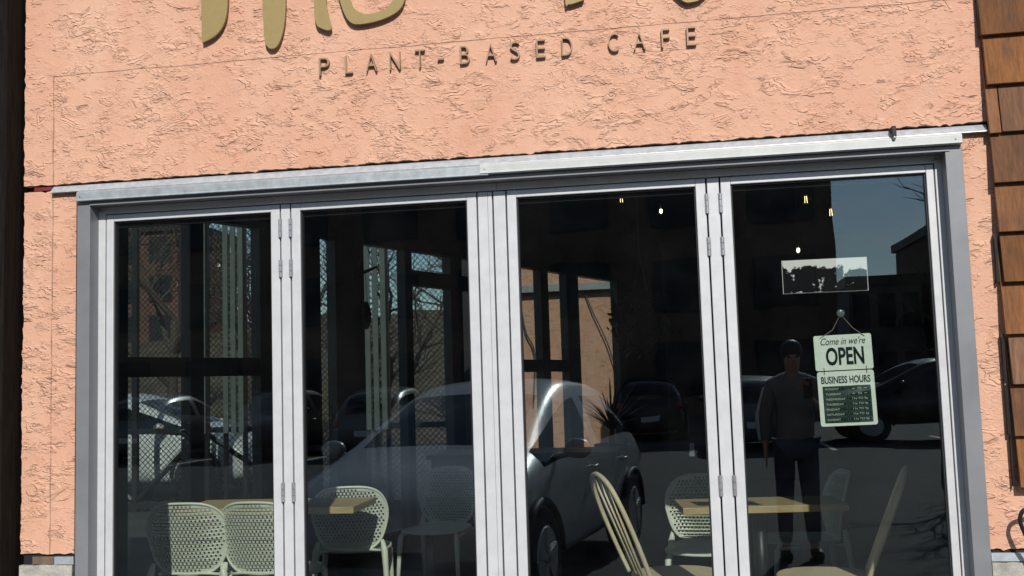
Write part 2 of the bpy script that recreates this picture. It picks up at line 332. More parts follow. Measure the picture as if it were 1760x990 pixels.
# grey trim that frames the recess
tr = empty('opening_trim', (0, 0, 0), 0, 'grey metal trim lining the recessed opening around the folding doors', 'trim')
tr.parent = fac; del tr['category']; del tr['label']
b = MB(); b.box(-2.584, -2.524, YT, YT + 0.004, -0.02, 2.2125); b.box(-2.528, -2.524, YT + 0.004, 0.06, -0.02, 2.2125); b.build('jamb_trim', M['trim'], tr, bevel=0.0015)
b = MB(); b.box(0.999, 1.061, YT, YT + 0.004, -0.02, 2.2125); b.box(0.999, 1.003, YT + 0.0042, -0.0008, -0.02, 2.2093); b.build('jamb_trim', M['trim'], tr, bevel=0.0015)
b = MB(); b.box(-2.584, 1.061, YT, YT + 0.004, 2.2130, 2.2262); b.box(-2.524, 1.015, YT + 0.0042, 0.06, 2.2095, 2.2125)
b.box(-2.524, 1.015, YT - 0.004, YT + 0.0035, 2.2062, 2.2122); b.build('head_trim', M['trim'], tr, bevel=0.001)
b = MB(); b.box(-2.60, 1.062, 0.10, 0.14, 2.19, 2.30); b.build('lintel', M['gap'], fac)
# inner returns closing the wall thickness
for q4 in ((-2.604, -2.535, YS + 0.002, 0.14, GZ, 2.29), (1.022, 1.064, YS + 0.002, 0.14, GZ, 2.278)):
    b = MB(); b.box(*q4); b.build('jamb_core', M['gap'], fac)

# dark bracket over the flashing
br = empty('small_bracket', (0.815, 0, 2.29), 0, 'small black clip hooked over the white flashing near its right end', 'clip')
b = MB(); b.box(-0.009, 0.007, -0.100, -0.052, 0.006, 0.022); b.box(-0.009, 0.007, -0.104, -0.094, -0.022, 0.010); b.build('clip_body', M['char'], br, bevel=0.002)
b = MB(); b.ball((-0.001, -0.1, -0.024), 0.007); b.build('clip_tip', M['alu_dk'], br, True)

# ---------------------------------------------------------------- folding glass doors
door = empty('folding_door', (0, 0, 0), 0, 'silver aluminium four panel folding glass door set in the peach wall', 'door')
b = MB(); b.box(-2.535, -2.492, 0.0, 0.07, 0.0, 2.1915); b.box(0.974, 1.0145, 0.0, 0.07, 0.0, 2.1915); b.build('side_frame', M['alu'], door, bevel=0.002)
b = MB(); b.box(-2.523, 1.014, 0.004, 0.07, 2.1915, 2.2085); b.box(-2.491, 0.973, -0.001, 0.066, 2.1775, 2.2082)
b.build('head_frame', M['alu'], door, bevel=0.0015)
b = MB(); b.box(-0.7447, -0.7437, -0.0016, 0, 2.178, 2.208); b.build('head_joint', M['gap'], door)
b = MB(); b.box(-2.53, 1.01, -0.03, 0.09, -0.03, 0.015); b.build('sill', M['alu'], door, bevel=0.002)
b = MB()
b.box(-2.491, 0.973, 0.030, 0.05, 2.12, 2.18)
for x in (-2.4905, -1.6845, -1.6385, -0.828, -0.762, -0.706, 0.105, 0.158, 0.9725): b.box(x - 0.006, x + 0.006, 0.022, 0.05, 0.015, 2.178)
b.build('gasket', M['gap'], door)
g = 0.0032; ZT = 2.1735
def panel(x0, x1, gx0, gx1):
    p = MB(); z0, gz0, gz1 = 0.03, 0.15, 2.143
    p.box(x0 + g, gx0, 0, 0.045, z0, ZT); p.box(gx1, x1 - g, 0, 0.045, z0, ZT)
    p.box(gx0 + 0.0002, gx1 - 0.0002, 0.0004, 0.0446, gz1, ZT - 0.0002); p.box(gx0 + 0.0002, gx1 - 0.0002, 0.0004, 0.0446, z0, gz0)
    o = p.build('door_panel', M['alu'], door, bevel=0.0025)
    q = MB(); w = 0.006
    q.box(gx0, gx0 + w, 0.010, 0.036, gz0, gz1); q.box(gx1 - w, gx1, 0.010, 0.036, gz0, gz1)
    q.box(gx0 + w, gx1 - w, 0.010, 0.036, gz1 - w, gz1); q.box(gx0 + w, gx1 - w, 0.010, 0.036, gz0, gz0 + w)
    q.build('glazing_bead', M['rubber'], o)
    q = MB(); q.box(gx0 + 0.002, gx1 - 0.002, 0.019, 0.025, gz0 + 0.002, gz1 - 0.002); q.build('glass_pane', M['glass'], o)
    return o
P1 = panel(-2.4905, -1.6845, -2.454, -1.727); P2 = panel(-1.6385, -0.828, -1.596, -0.871)
P3 = panel(-0.706, 0.105, -0.664, 0.063); P4 = panel(0.158, 0.9725, 0.200, 0.941)
for x0, x1 in ((-1.6845, -1.6385), (-0.828, -0.762), (-0.762, -0.706), (0.105, 0.158)):
    m_ = MB(); m_.box(x0 + g, x1 - g, 0.0, 0.045, 0.03, ZT)
    m_.build('meeting_stile', M['alu'], door, bevel=0.0025)
b = MB(); b.box(-0.7832, -0.7824, -0.0012, 0.001, 0.03, ZT); b.build('stile_seam', M['gap'], door)
for x in (-1.6845, -1.6385, 0.105, 0.158):
    for za, zb in ((2.03, 2.11), (1.86, 1.935), (0.92, 1.0), (0.22, 0.30)):
        h = MB(); L = zb - za
        for k in range(3):
            a0 = za + L * k / 3 + 0.001; h.tube([(x, -0.004, a0), (x, -0.004, a0 + L / 3 - 0.002)], 0.0062, 10)
        h.box(x - 0.0085, x + 0.0085, -0.0012, 0.002, za, zb)
        h.build('hinge', M['alu_dk'], door)

# ---------------------------------------------------------------- left dark timber, right shingles
b = MB()
b.box(-3.06, -2.868, -0.16, 0.10, GZ, 4.4)
post = b.build('timber_post', M['post'], None, bevel=0.006); tag(post, 'weathered black timber post standing at the left edge of the peach stucco wall', 'post')
b = MB()
for k in range(7): b.box(-3.065 - 0.2 * (k + 1), -3.07 - 0.2 * k, -0.12 - 0.012 * (k % 2), 0.06, GZ, 4.4)
tag(b.build('timber_wall', M['post'], None, bevel=0.004), 'dark vertical board wall to the left of the black timber post', 'wall')
sh = MB(); tl = []
lay = sh.bm.loops.layers.float_color.new('tone')
zs = [0.945 + 0.188 * k for k in range(19)]
left = {0: 1.172, 1: 1.166, 2: 1.172, 3: 1.160, 4: 1.168, 5: 1.163, 6: 1.160, 7: 1.156, 8: 1.160, 9: 1.152}
for k, z in enumerate(zs):
    x = left.get(k, 1.157 + random.uniform(-.006, .006)); first = True
    while x < 3.5:
        w = random.choice((0.10, 0.14, 0.17, 0.21, 0.25)) if not first else [0.19, 0.23, 0.07, 0.17, 0.26, 0.2, 0.16, 0.045, 0.2, 0.17][k % 10]
        if first and k == 6: w = 0.21
        first = False
        dz = random.uniform(-0.004, 0.004); t = random.uniform(0.019, 0.024)
        zt = z + 0.34; yb = YS - 0.006
        vs = []
        for (xx) in (x, x + w - 0.004):
            vs.append([sh.bm.verts.new((xx, yb - 0.0225 - t, z + dz)), sh.bm.verts.new((xx, yb - 0.0225, z + dz)), sh.bm.verts.new((xx, yb - 0.001, zt)), sh.bm.verts.new((xx, yb - 0.0045, zt))])
        A, B = vs; c = (random.random(), random.random(), random.random(), 1)
        for f in ((A[0], A[1], A[2], A[3]), (B[3], B[2], B[1], B[0]), (A[0], B[0], B[1], A[1]), (A[3], A[2], B[2], B[3]), (A[0], A[3], B[3], B[0]), (A[1], B[1], B[2], A[2])):
            fc = sh.bm.faces.new(f)
            for lp in fc.loops: lp[lay] = c
        x += w
sg = empty('shingle_cladding', (0, 0, 0), 0, 'brown cedar shingles in stepped courses covering the wall at the right edge', 'cladding')
sh.build('shingle_courses', M['shingle'], sg, bevel=0.0012, seg=1)
for k, z in enumerate(zs[:10]):
    if k in (0, 1, 2, 4, 9): b = MB(); b.box(1.1475 + (0.008 if k == 0 else 0.003), 1.158, YS - 0.030, YS - 0.003, z + 0.004, z + 0.186); b.build('edge_batten', M['char'], sg)

# curved metal arm at lower right
ma = empty('garden_chair', (1.288, -0.13, GZ), 0, 'dark bent metal chair arm poking in at the lower right beside the stucco', 'chair')
def arm(sy, dx):
    pts = catmull([(0.38, sy, 1.03), (0.10, sy, 1.020), (-0.09, sy, 1.002), (-0.135, sy, 0.966), (-0.120, sy, 0.90), (-0.075, sy, 0.80), (-0.05, sy, 0.6), (-0.10, sy, 0.10)], 8)
    return MB().tube(pts, 0.0075, 10)
arm(0, 0).build('arm', M['char'], ma, True); arm(-0.48, 0).build('arm', M['char'], ma, True)
b = MB(); b.box(-0.05, 0.42, -0.46, -0.02, 0.52, 0.55); b.build('seat', M['char'], ma, bevel=0.01)
b = MB(); b.tube(catmull([(0.38, 0, 0.10), (0.40, 0, 0.6), (0.42, 0, 1.1), (0.44, -0.24, 1.25), (0.42, -0.48, 1.1), (0.40, -0.48, 0.6), (0.38, -0.48, 0.10)], 8), 0.0085, 10)
for k in range(4): b.tube([(0.41, -0.1 - 0.09 * k, 0.55), (0.43, -0.1 - 0.09 * k, 1.19)], 0.005, 8)
b.build('back', M['char'], ma, True)

# ---------------------------------------------------------------- lettering
def glyph(ch, x0, x1, z0, z1, y, depth, m, parent, name='letter', offset=0.0, bevel=0.0, shear=0.0, natural=False):
    cu = bpy.data.curves.new('t', 'FONT'); cu.body = ch; cu.extrude = 0.5; cu.offset = offset; cu.resolution_u = 6; cu.shear = shear
    o = bpy.data.objects.new('t', cu); col.objects.link(o)
    dg = bpy.context.evaluated_depsgraph_get(); me = bpy.data.meshes.new_from_object(o.evaluated_get(dg))
    bpy.data.objects.remove(o)
    xs = [v.co.x for v in me.vertices]; ys = [v.co.y for v in me.vertices]
    ax, bx, ay, by = min(xs), max(xs), min(ys), max(ys)
    for v in me.vertices:
        X = x0 + (v.co.x - ax) / (bx - ax) * (x1 - x0); Z = z0 + (v.co.y - ay) / max(1e-6, by - ay) * (z1 - z0)
        v.co = (X, y - v.co.z * depth, Z)
    me.materials.clear(); me.materials.append(m)
    r = bpy.data.objects.new(name, me); col.objects.link(r)
    if parent: r.parent = parent
    return r
lt = empty('sign_lettering', (0, 0, 0), 0, 'raised bronze letters reading PLANT-BASED CAFE on the peach stucco', 'sign')
LX = [(-1.479, -1.433), (-1.364, -1.332), (-1.273, -1.225), (-1.17, -1.124), (-1.061, -1.019), (-0.964, -0.939), (-0.869, -0.829), (-0.762, -0.716), (-0.658, -0.619), (-0.551, -0.514), (-0.446, -0.403), (-0.257, -0.216), (-0.155, -0.108), (-0.044, -0.011), (0.056, 0.093)]
for ch, (a0, a1) in zip('PLANT-BASEDCAFE', LX):
    z0, z1 = 2.701, 2.777
    if ch == '-': z0, z1 = 2.726, 2.734
    glyph(ch, a0, a1, z0, z1, YS - 0.010, 0.014, M['bronze'], lt, offset=-0.016)
big = empty('gold_sign', (0, 0, 0), 0, 'large flat gold brush-style letters running off the top of the photo', 'sign')
def blob(pts, name='letter'):
    pts = [(p.x, p.y) for p in catmull([Vector((a, c, 0)) for a, c in pts], 10, True)]
    o = MB().prism(pts, YS - 0.026, YS - 0.014).build(name, M['gold'], big, bevel=0.0012)
    return o
def poly_stroke(pts, sharp):
    out = []
    return out
# first letter: straight left side, curved right foot; joined above the frame to the second stroke
def seqs(*parts):
    out = []
    for p in parts: out += p
    return out
def curve(pts, n=8): return [(v.x, v.y) for v in catmull([Vector((a, c, 0)) for a, c in pts], n)]
s12 = seqs([(-2.010, 3.45), (-2.000, 2.886)], curve([(-1.985, 2.890), (-1.945, 2.908), (-1.908, 2.945), (-1.888, 3.0), (-1.882, 3.08), (-1.885, 3.2), (-1.87, 3.3), (-1.82, 3.34), (-1.76, 3.32), (-1.728, 3.22), (-1.724, 3.05), (-1.716, 2.88), (-1.702, 2.842), (-1.685, 2.832), (-1.662, 2.840), (-1.640, 2.880), (-1.624, 2.96), (-1.620, 3.08), (-1.625, 3.3), (-1.68, 3.42), (-1.80, 3.46), (-1.885, 3.42)]), [(-1.89, 3.45)])
MB().prism(s12, YS - 0.026, YS - 0.014).build('letter', M['gold'], big, bevel=0.001)
s3 = seqs([(-1.495, 3.4)], curve([(-1.490, 3.1), (-1.492, 2.97), (-1.482, 2.918), (-1.462, 2.902), (-1.436, 2.891), (-1.421, 2.894), (-1.418, 2.905), (-1.432, 2.96), (-1.440, 3.02), (-1.438, 3.1)]), [(-1.43, 3.4)])
MB().prism(s3, YS - 0.026, YS - 0.014).build('letter', M['gold'], big, bevel=0.001)
def ring(outer, inner, n=6):
    o_ = curve(outer + [outer[0]], n); i_ = curve(inner + [inner[0]], n)
    m_ = MB(); K = 72
    def resample(poly):
        d = [0]
        for a, c in zip(poly, poly[1:]): d.append(d[-1] + math.dist(a, c))
        out = []
        for k in range(K):
            t = d[-1] * k / K; j = max(i for i in range(len(d)) if d[i] <= t); j = min(j, len(poly) - 2); u = (t - d[j]) / max(1e-9, d[j + 1] - d[j])
            out.append((poly[j][0] + (poly[j + 1][0] - poly[j][0]) * u, poly[j][1] + (poly[j + 1][1] - poly[j][1]) * u))
        return out
    A = resample(o_); B = resample(i_); V = []
    for (x, z), (x2, z2) in zip(A, B): V.append([m_.bm.verts.new(p) for p in ((x, YS - 0.026, z), (x, YS - 0.014, z), (x2, YS - 0.014, z2), (x2, YS - 0.026, z2))])
    for k in range(K):
        P, Q = V[k], V[(k + 1) % K]
        for j in range(4): m_.bm.faces.new((P[j], P[(j + 1) % 4], Q[(j + 1) % 4], Q[j]))
    return m_.build('letter', M['gold'], big)
ring([(-1.39, 3.06), (-1.365, 2.97), (-1.335, 2.918), (-1.290, 2.905), (-1.20, 2.916), (-1.13, 2.945), (-1.098, 2.99), (-1.095, 3.06), (-1.12, 3.16), (-1.2, 3.24), (-1.3, 3.24), (-1.37, 3.16)],
     [(-1.345, 3.06), (-1.325, 2.99), (-1.298, 2.960), (-1.262, 2.945), (-1.205, 2.952), (-1.165, 2.972), (-1.145, 3.005), (-1.145, 3.07), (-1.165, 3.14), (-1.21, 3.19), (-1.28, 3.19), (-1.33, 3.14)])
s5 = seqs([(-0.424, 3.4)], curve([(-0.424, 3.1), (-0.424, 2.92), (-0.41, 2.909), (-0.385, 2.912), (-0.35, 2.922)]), [(-0.345, 2.935), (-0.352, 3.4)])
MB().prism(s5, YS - 0.026, YS - 0.014).build('letter', M['gold'], big, bevel=0.001)
ring([(-0.02, 3.05), (0.0, 2.94), (0.05, 2.880), (0.085, 2.874), (0.12, 2.885), (0.17, 2.94), (0.19, 3.05), (0.17, 3.15), (0.085, 3.2), (0.0, 3.15)],
     [(0.03, 3.05), (0.045, 2.97), (0.07, 2.925), (0.085, 2.92), (0.10, 2.925), (0.13, 2.97), (0.14, 3.05), (0.13, 3.11), (0.085, 3.15), (0.045, 3.11)])

# ---------------------------------------------------------------- hanging OPEN sign and poster
M['board'] = mat('pale_mint_board', (0.80, 0.86, 0.80), 0.6, var=0.05, scale=20)
M['ink'] = mat('dark_green_ink', (0.008, 0.022, 0.018), 0.8, spec=0.1, var=0.2, scale=60)
M['panel'] = mat('dark_green_panel', (0.014, 0.03, 0.026), 0.8, spec=0.1, var=0.15, scale=40)
M['line'] = mat('faded_line', (0.07, 0.11, 0.095), 0.5, var=0.1, scale=60)
M['txt'] = mat('pale_text', (0.42, 0.50, 0.46), 0.5, var=0.1, scale=60)
osn = empty('open_sign', (0.597, 0.038, 1.611), R(0), 'two mint boards reading OPEN and business hours hanging by a cord inside the rightmost pane', 'sign')
osn.rotation_euler = (0, R(-1.2), 0)
def rrect(x0, x1, z0, z1, r, n=5):
    pts = []
    for cx, cz, a0 in ((x1 - r, z0 + r, -90), (x1 - r, z1 - r, 0), (x0 + r, z1 - r, 90), (x0 + r, z0 + r, 180)):
        for k in range(n + 1): a = R(a0 + 90 * k / n); pts.append((cx + r * math.cos(a), cz + r * math.sin(a)))
    return pts
ub = MB().prism(rrect(-0.110, 0.107, -0.217, -0.080, 0.008), -0.004, 0).build('upper_board', M['board'], osn, bevel=0.0006)
lb = MB().prism(rrect(-0.107, 0.106, -0.432, -0.221, 0.010), -0.004, 0).build('lower_board', M['board'], osn, bevel=0.0006)
yy = -0.0044
glyph("Come in we're", -0.084, 0.084, -0.118, -0.090, yy, 0.0008, M['ink'], ub, 'text', shear=0.35, offset=0.004)
glyph("OPEN", -0.068, 0.075, -0.198, -0.128, yy, 0.0008, M['ink'], ub, 'text', offset=0.028)
glyph("BUSINESS HOURS", -0.093, 0.091, -0.268, -0.240, yy, 0.0008, M['ink'], lb, 'text', offset=0.022)
MB().prism(rrect(-0.090, 0.090, -0.420, -0.278, 0.003), yy - 0.0004, yy + 0.0004).build('hours_panel', M['panel'], lb)
rows = [('MONDAY', '-  TO  -'), ('TUESDAY', '-  TO  -'), ('WEDNESDAY', '11a TO 9p'), ('THURSDAY', '11a TO 9p'), ('FRIDAY', '11a TO 9p'), ('SATURDAY', '11a TO 3p'), ('SUNDAY', '11a TO 4p')]
ln = MB()
def outline(x0, x1, z0, z1, t=0.0012):
    for a in ((x0, x1, z0, z0 + t), (x0, x1, z1 - t, z1), (x0, x0 + t, z0 + t, z1 - t), (x1 - t, x1, z0 + t, z1 - t)):
        ln.box(a[0], a[1], yy - 0.0009, yy - 0.0005, a[2], a[3])
for i, (a, c) in enumerate(rows):
    z1 = -0.281 - i * 0.0196; z0 = z1 - 0.0168
    outline(-0.086, -0.002, z0, z1); outline(0.004, 0.087, z0, z1)
    wd = 0.0092 * len(a) * 0.85 + 0.004
    glyph(a, -0.081, -0.081 + min(0.075, wd), z0 + 0.0045, z1 - 0.004, yy - 0.0011, 0.0005, M['txt'], lb, 'text', offset=0.015)
    if c[0] == '-':
        glyph('TO', 0.040, 0.055, z0 + 0.0045, z1 - 0.004, yy - 0.0011, 0.0005, M['txt'], lb, 'text', offset=0.015)
        for dx_ in (0.020, 0.064): q = MB(); q.box(dx_, dx_ + 0.010, yy - 0.0014, yy - 0.0009, z0 + 0.0075, z0 + 0.0095); q.build('text', M['txt'], lb)
    else:
        glyph(c, 0.019, 0.076, z0 + 0.003, z1 - 0.0035, yy - 0.0011, 0.0005, M['txt'], lb, 'text', offset=0.012)
ln.build('table_lines', M['line'], lb)
b = MB(); b.tube([(-0.085, -0.006, -0.090), (-0.035, -0.004, -0.060), (0, 0, 0), (0.04, -0.004, -0.055), (0.082, -0.006, -0.090)], 0.0016, 6); b.build('cord', M['cord'], osn)
for lx in (-0.079, 0.080): b = MB(); b.tube([(lx, -0.005, -0.205), (lx, -0.006, -0.232)], 0.0012, 6); b.build('link', M['ink'], osn)
b = MB(); b.ball((0, -0.006, 0.003), 0.016, (1, 0.3, 1)); b.ball((0, -0.006, 0.003), 0.006); b.build('suction_cup', mat('clear_rubber', (0.12, 0.15, 0.14), 0.15, var=0.1), osn, True)

M['sleeve_w'] = mat('pale_card', (0.75, 0.73, 0.73), 0.8, var=0.04, spec=0.1)
def poster_mat():
    m, nt, n, l, b = newmat('mono_print'); b.inputs['Roughness'].default_value = 0.8; b.inputs['Specular IOR Level'].default_value = 0.1
    tc = n.new('ShaderNodeTexCoord'); sp = n.new('ShaderNodeSeparateXYZ'); l.new(tc.outputs['Object'], sp.inputs[0])
    t = n.new('ShaderNodeTexNoise'); t.inputs['Scale'].default_value = 20; t.inputs['Detail'].default_value = 7; t.inputs['Roughness'].default_value = 0.65; l.new(tc.outputs['Object'], t.inputs[0])
    # dark crag below a pale sky: noise plus a ramp down the height of the print
    a = n.new('ShaderNodeMath'); a.operation = 'MULTIPLY_ADD'; l.new(sp.outputs['Z'], a.inputs[0]); a.inputs[1].default_value = 9.0; a.inputs[2].default_value = -0.26
    c = n.new('ShaderNodeMath'); c.operation = 'MULTIPLY_ADD'; l.new(sp.outputs['X'], c.inputs[0]); c.inputs[1].default_value = 0.5; l.new(a.outputs[0], c.inputs[2])
    a2 = n.new('ShaderNodeMath'); a2.operation = 'MULTIPLY_ADD'; l.new(sp.outputs['Z'], a2.inputs[0]); a2.inputs[1].default_value = -7.0; a2.inputs[2].default_value = -0.47
    e0 = n.new('ShaderNodeMath'); e0.operation = 'MAXIMUM'; l.new(c.outputs[0], e0.inputs[0]); l.new(a2.outputs[0], e0.inputs[1])
    e = n.new('ShaderNodeMath'); e.operation = 'MAXIMUM'; l.new(e0.outputs[0], e.inputs[0]); e.inputs[1].default_value = -0.09
    d = n.new('ShaderNodeMath'); d.operation = 'ADD'; l.new(t.outputs[0], d.inputs[0]); l.new(e.outputs[0], d.inputs[1])
    r = n.new('ShaderNodeValToRGB'); r.color_ramp.elements[0].position = 0.50; r.color_ramp.elements[0].color = (0.006, 0.006, 0.008, 1); r.color_ramp.elements[1].position = 0.56; r.color_ramp.elements[1].color = (0.9, 0.86, 0.87, 1)
    l.new(d.outputs[0], r.inputs[0]); l.new(r.outputs[0], b.inputs['Base Color']); return m
po = MB(); po.box(-0.159, 0.159, -0.0015, 0.0015, -0.0630, 0.0630)
po = po.build('poster', poster_mat()); pb = MB(); pb.box(-0.162, 0.162, 0.0017, 0.0032, -0.066, 0.066); pb.build('border', M['sleeve_w'], po); po.location = (0.546, 0.034, 1.765); tag(po, 'black and white landscape print stuck inside the rightmost pane above the open sign', 'poster')

# ---------------------------------------------------------------- room shell
A0 = Vector((-3.36, 2.65)); U = Vector((0.3786, 0.9255)).normalized(); NRM = Vector((U.y, -U.x))
def wp(s): p = A0 + U * s; return p.x, p.y
pl = wp(-2.62); pr = wp(8.0)
quadpts = [(pl[0], 0.13), (3.4, 0.13), (3.4, 10.2), (pr[0], 10.2), pr, pl]
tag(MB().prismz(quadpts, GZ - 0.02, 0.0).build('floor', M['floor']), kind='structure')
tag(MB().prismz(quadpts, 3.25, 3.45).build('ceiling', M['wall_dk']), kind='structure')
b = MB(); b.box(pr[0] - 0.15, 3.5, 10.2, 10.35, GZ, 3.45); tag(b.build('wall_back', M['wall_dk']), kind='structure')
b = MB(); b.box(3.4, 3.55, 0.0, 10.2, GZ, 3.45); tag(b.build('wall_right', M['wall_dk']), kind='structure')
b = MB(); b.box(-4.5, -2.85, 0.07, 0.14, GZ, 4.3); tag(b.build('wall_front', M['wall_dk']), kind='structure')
ww = empty('window_wall', (A0.x, A0.y, 0), math.atan2(U.y, U.x), 'black framed side wall of tall windows running back at a slant inside the cafe', 'window wall')
# local x runs along the wall
def bars(spec, name, mat_=None):
    for x0, x1, z0, z1 in spec:
        q = MB(); q.box(x0, x1, -0.05, 0.05, z0, z1); q.build(name, mat_ or M['black'], ww, bevel=0.004)
posts = [(-2.7, -2.5), (-1.7, -1.6), (-0.72, -0.62), (-0.11, 0.01), (0.55, 1.21), (1.39, 1.75), (2.32, 2.42), (3.02, 3.21), (4.05, 4.30), (4.72, 4.88), (5.30, 5.58), (6.60, 8.0)]
bars([(a, c, 0.0, 2.60) for a, c in posts], 'post')
bars([(-2.7, 8.0, 2.6005, 3.25)], 'header'); bars([(-2.7, 8.0, GZ, -0.0005)], 'sill_beam')
gaps = [(posts[i][1], posts[i + 1][0]) for i in range(len(posts) - 1)]
for a, c in gaps:
    q = MB(); q.box(a, c, -0.045, 0.045, 0.0, 0.16); q.build('bottom_rail', M['black'], ww)
    q = MB(); q.box(a, c, -0.003, 0.003, 0.16, 2.60); q.build('glass_pane', M['glass2'], ww)
for a, c in gaps:
    if c < 0.6 or 4.0 < a < 5.0:
        q = MB(); q.box(a, c, -0.04, 0.04, 1.50, 1.63); q.build('transom', M['black'], ww)
    if 2.3 < a < 4: q = MB(); q.box(a, c, -0.04, 0.04, 2.29, 2.43); q.build('transom', M['black'], ww)

# ---------------------------------------------------------------- furniture
def fill_curve(outer, holes, thick):
    cu = bpy.data.curves.new('c', 'CURVE'); cu.dimensions = '2D'; cu.fill_mode = 'BOTH'; cu.extrude = thick / 2
    for poly in [outer] + holes:
        sp = cu.splines.new('POLY'); sp.points.add(len(poly) - 1); sp.use_cyclic_u = True
        for p, q in zip(sp.points, poly): p.co = (q[0], q[1], 0, 1)
    o = bpy.data.objects.new('c', cu); col.objects.link(o)
    dg = bpy.context.evaluated_depsgraph_get(); me = bpy.data.meshes.new_from_object(o.evaluated_get(dg)); bpy.data.objects.remove(o); return me
def super_outline(wt, wm, wb, h, n=72):
    pts = []
    for k in range(n):
        a = 2 * PI * k / n; cx, cz = math.cos(a), math.sin(a)
        sx = math.copysign(abs(cx) ** 0.50, cx); sz = math.copysign(abs(cz) ** 0.50, cz)
        v = (sz + 1) / 2
        w = (wb + (wm - wb) * min(1, v / 0.55) ** 0.8) if v < 0.55 else wm + (wt - wm) * ((v - 0.55) / 0.45) ** 1.6
        z = v * h
        if sz > 0: z -= 0.012 * (abs(sx)) ** 2
        pts.append((sx * w, z))
    return pts
def inside(poly, x, y, marg):
    c = False; n = len(poly); dm = 9
    for i in range(n):
        x1, y1 = poly[i]; x2, y2 = poly[(i + 1) % n]
        if (y1 > y) != (y2 > y) and x < (x2 - x1) * (y - y1) / (y2 - y1) + x1: c = not c
        L2 = (x2 - x1) ** 2 + (y2 - y1) ** 2; t = max(0, min(1, ((x - x1) * (x2 - x1) + (y - y1) * (y2 - y1)) / max(1e-12, L2)))
        dm = min(dm, math.hypot(x - x1 - t * (x2 - x1), y - y1 - t * (y2 - y1)))
    return c and dm > marg
def perforated(outline_, bend, pitch=0.0215, r=0.0064, marg=0.018, thick=0.006, name='backrest'):
    xs = [p[0] for p in outline_]; zs_ = [p[1] for p in outline_]; holes = []; j = 0
    z = min(zs_) + 0.02
    while z < max(zs_):
        x = min(xs) + (pitch / 2 if j % 2 else 0)
        x = -math.ceil(-min(xs) / pitch) * pitch + (pitch / 2 if j % 2 else 0)
        while x < max(xs):
            if inside(outline_, x, z, marg): holes.append([(x + r * math.cos(2 * PI * k / 8), z + r * math.sin(2 * PI * k / 8)) for k in range(8)])
            x += pitch
        z += pitch * 0.866; j += 1
    me = fill_curve(outline_, holes, thick)
    for v in me.vertices: v.co = bend(v.co.x, v.co.y, v.co.z)
    me.materials.clear(); me.materials.append(M['chair']); return me
# chair local: seat faces +y (sitter looks to +y), backrest at -y
def back_bend(x, z, t):
    return Vector((x, -0.215 - 0.085 * (z / 0.40) - t + 0.055 * (x / 0.22) ** 2 + 0.0, 0.44 + z - 0.0))
def seat_bend(x, z, t):
    return Vector((x, -0.215 + z, 0.425 + t - 0.012 * math.sin(PI * min(1, max(0, z / 0.42))) + 0.10 * max(0, 1 - (z / 0.06)) ** 2 * 0.2 + 0.014 * (x / 0.2) ** 2))
bo = super_outline(0.200, 0.222, 0.165, 0.375); so = super_outline(0.205, 0.215, 0.18, 0.43)
me_back = perforated(bo, back_bend); me_seat = perforated(so, seat_bend)
def shell_chair(loc, rz, label):
    c = empty('perforated_chair', loc, rz, label, 'chair', 'white perforated chairs around the tables')
    for nm, me in (('backrest', me_back), ('seat', me_seat)):
        o = bpy.data.objects.new(nm, me); col.objects.link(o); o.parent = c
    rim = [back_bend(x, z, 0) for x, z in bo]
    MB().tube(rim, 0.0075, 6, closed=True).build('rim', M['chair'], c, True)
    MB().tube([seat_bend(x, z, 0) for x, z in so], 0.0085, 6, closed=True).build('rim', M['chair'], c, True)
    for sx in (-1, 1):
        MB().tube([(sx * 0.185, -0.215, 0.50), (sx * 0.198, -0.222, 0.44), (sx * 0.205, -0.235, 0.33), (sx * 0.215, -0.275, 0.0)], [0.010, 0.020, 0.017, 0.011], 10).build('leg', M['chair'], c, True)
        MB().tube([(sx * 0.185, 0.15, 0.425), (sx * 0.198, 0.17, 0.39), (sx * 0.205, 0.185, 0.25), (sx * 0.215, 0.205, 0.0)], [0.012, 0.018, 0.015, 0.011], 10).build('leg', M['chair'], c, True)
        MB().tube([(sx * 0.196, -0.225, 0.415), (sx * 0.198, 0.0, 0.41), (sx * 0.196, 0.17, 0.40)], 0.010, 8).build('side_rail', M['chair'], c, True)
    return c
c1 = shell_chair((-2.64, 1.24, 0), R(4), 'white perforated chair nearest the left jamb, half of its back in shadow')
def place(src, loc, rz, label):
    o = copy_tree(src); o.location = loc; o.rotation_euler = (0, 0, rz); o['label'] = label; return o
place(c1, (-2.225, 1.25, 0), R(-3), 'white perforated chair second from the left, its back to the leftmost hinge stile')
place(c1, (-2.03, 1.98, 0), R(12), 'white perforated chair behind the right corner of the left table')
place(c1, (-1.70, 2.75, 0), R(172), 'dim white perforated chair standing in shadow behind the car reflection')
place(c1, (0.05, 1.86, 0), R(178), 'white perforated chair behind the left end of the right hand table')
place(c1, (0.60, 2.22, 0), R(97), 'white perforated chair behind the right end of the right hand table')

